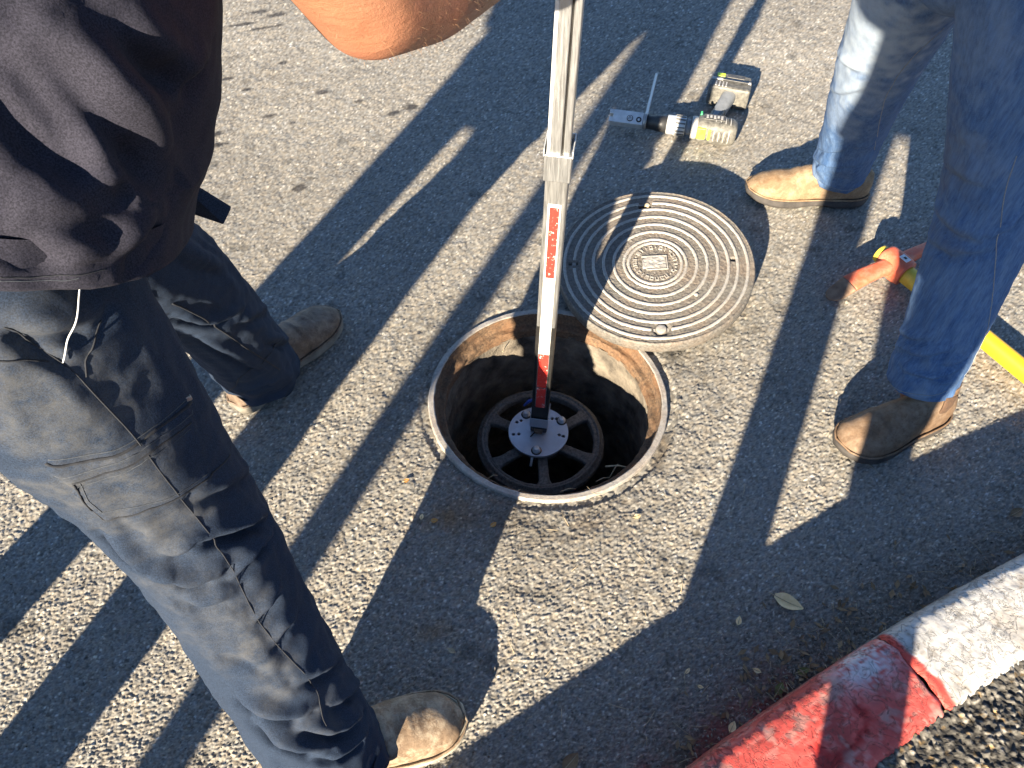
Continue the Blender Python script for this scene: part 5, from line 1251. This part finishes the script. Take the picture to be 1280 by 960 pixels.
# ================================================================== LEAVES AND LITTER
def leaf(x, y, L, w, ang, mat, label, curl=.25, group=None):
    c = gnd(x, y, .006); n, m = 14, 9; u = np.linspace(0, 1, n)[:, None] * np.ones(m); v = np.linspace(-1, 1, m)[None] * np.ones((n, 1))
    wd = w / 2 * np.sin(np.pi * np.clip(u, .03, .98) ** .8) ** .8
    X = (u - .5) * L; Y = v * wd + .08 * L * (u - .5) ** 2; Z = .001 + curl * (np.abs(v) ** 1.6) * wd * .55 + curl * L * .28 * (u - .45) ** 2 + .0006 * vnoise2(X * 300, Y * 300, int(x))
    c_, s_ = math.cos(ang), math.sin(ang)
    Vt = np.stack([c[0] + X * c_ - Y * s_, c[1] + X * s_ + Y * c_, c[2] + Z - .003], -1); Vb = Vt - np.array([0, 0, .0005])
    mb = MB(); F = grid_faces(n, m, False).tolist(); mb.add(Vt, F); mb.add(Vb, [f[::-1] for f in F])
    o = mb.build('fallen_leaf', M[mat])
    a, b = Vt[0, m // 2], Vt[-1, m // 2]
    MB().tube([Vt[0, m // 2] + (a - Vt[3, m // 2]) * .9, Vt[0, m // 2], Vt[n // 2, m // 2] + [0, 0, .0003], Vt[-2, m // 2]], [.0006, .0007, .0005, .0002], 5).build('stem', M['straw'], o)
    return tag(o, label, 'leaf', group)
leaf(986, 753, .052, .028, -.5, 'leaf_yellow', 'large pale yellow leaf lying in the kerb shadow', .5)
leaf(924, 775, .017, .010, 1.2, 'leaf_yellow', 'small torn yellow leaf left of the large pale leaf')
leaf(916, 908, .019, .012, 1.0, 'leaf_yellow', 'small yellow leaf beside the red kerb stone')
leaf(714, 952, .034, .022, .8, 'leaf_brown', 'brown curled leaf at the bottom edge of the picture', .6)
leaf(975, 860, .024, .014, .9, 'leaf_green', 'olive green leaf touching the red kerb stone')
leaf(1005, 838, .022, .012, .3, 'leaf_green', 'olive leaf in the gutter below the large pale leaf')
leaf(947, 838, .014, .008, -.4, 'leaf_yellow', 'tiny pale leaf left of the olive gutter leaf')
leaf(565, 813, .014, .009, -.5, 'straw', 'tiny grey leaf in the boot shadow near the bottom')
leaf(1272, 640, .03, .018, .5, 'leaf_brown', 'brown leaf at the right edge by the white kerb stone', .5)
leaf(508, 600, .012, .009, .4, 'leaf_orange', 'small orange leaf fragment left of the hole, upper one')
leaf(527, 645, .012, .008, 1.4, 'leaf_yellow', 'small golden leaf fragment below the orange one left of the hole')
leaf(543, 650, .014, .010, .2, 'leaf_orange', 'rusty leaf fragment at the edge of the boot shadow')
leaf(617, 655, .014, .009, .7, 'leaf_orange', 'rusty leaf fragment just below the hole')
leaf(797, 645, .014, .010, .3, 'leaf_yellow', 'small yellow leaf fragment right below the hole')
leaf(860, 838, .012, .006, .8, 'leaf_yellow', 'tiny yellow leaf in the middle of the kerb shadow')
leaf(876, 858, .010, .006, -.3, 'leaf_yellow', 'tiny yellow leaf lowest in the kerb shadow')
def litter():
    mb = MB(); r_ = np.random.default_rng(77)
    for k in range(1500):                                       # grit and leaf crumbs swept into the gutter
        s = sJ + r_.uniform(-.75, .75); w = -.012 - abs(r_.normal(0, .05)) - .004
        if r_.random() < .35: s = sJ + r_.normal(-.03, .10); w = -.02 - abs(r_.normal(0, .07))
        p = kerb_xy(np.array([s]), np.array([w]))[0]; r = r_.uniform(.0009, .0032)
        th = r_.uniform(0, 6.28); c_, s_ = math.cos(th), math.sin(th)
        V = np.array([[1, 0, 0], [-1, 0, 0], [0, .7, 0], [0, -.7, 0], [0, 0, .7], [0, 0, -.7]]) * r * (1 + .4 * r_.normal(0, 1, (6, 1)).clip(-1, 1))
        V = V @ np.array([[c_, s_, 0], [-s_, c_, 0], [0, 0, 1]]); mb.add(V + [p[0], p[1], r * .6 - .001], [(0, 2, 4), (2, 1, 4), (1, 3, 4), (3, 0, 4), (2, 0, 5), (1, 2, 5), (3, 1, 5), (0, 3, 5)])
    o = mb.build('gutter_grit', M['grit'], None, False); tag(o, 'grit and crumbs gathered along the foot of the kerb', 'grit', kind='stuff')
    mb = MB()
    for k in range(110):
        if k < 60:
            s = sJ + r_.normal(-.02, .25); w = -.02 - abs(r_.normal(0, .06)); p = kerb_xy(np.array([s]), np.array([w]))[0]
        else: p = gnd(r_.uniform(640, 1270), r_.uniform(560, 950))[:2]
        L = r_.uniform(.006, .038); an = r_.uniform(0, 6.28); d = np.array([math.cos(an), math.sin(an), 0]); n_ = np.array([-d[1], d[0], 0])
        a = np.array([p[0], p[1], .0015]); mb.tube([a, a + d * L * .5 + n_ * L * .08 * r_.normal() + [0, 0, .002], a + d * L], [.0006, .0005, .0003], 5)
    o = mb.build('dry_needles', M['straw'], None, True); tag(o, 'dry needles and straws scattered on the asphalt by the kerb', 'needles', kind='stuff')
    mb = MB()
    for k in range(140):
        s = sJ + r_.normal(-.05, .25); w = -.018 - abs(r_.normal(0, .045)); p = kerb_xy(np.array([s]), np.array([w]))[0]
        L = r_.uniform(.004, .011); an = r_.uniform(0, 6.28); d = np.array([math.cos(an), math.sin(an), r_.normal(0, .3)]) * L; n_ = np.array([-math.sin(an), math.cos(an), r_.normal(0, .4)]) * L * .4; a = np.array([p[0], p[1], .004])
        mb.add([a - d, a - n_, a + d, a + n_, a - d * .9 - [0, 0, .0006], a - n_ - [0, 0, .0006], a + d * .9 - [0, 0, .0006], a + n_ - [0, 0, .0006]], [(0, 1, 2, 3), (7, 6, 5, 4)])
    o = mb.build('leaf_crumbs', M['leaf_brown'], None, False); tag(o, 'broken brown leaf crumbs gathered in the gutter', 'leaf crumbs', kind='stuff')
litter()
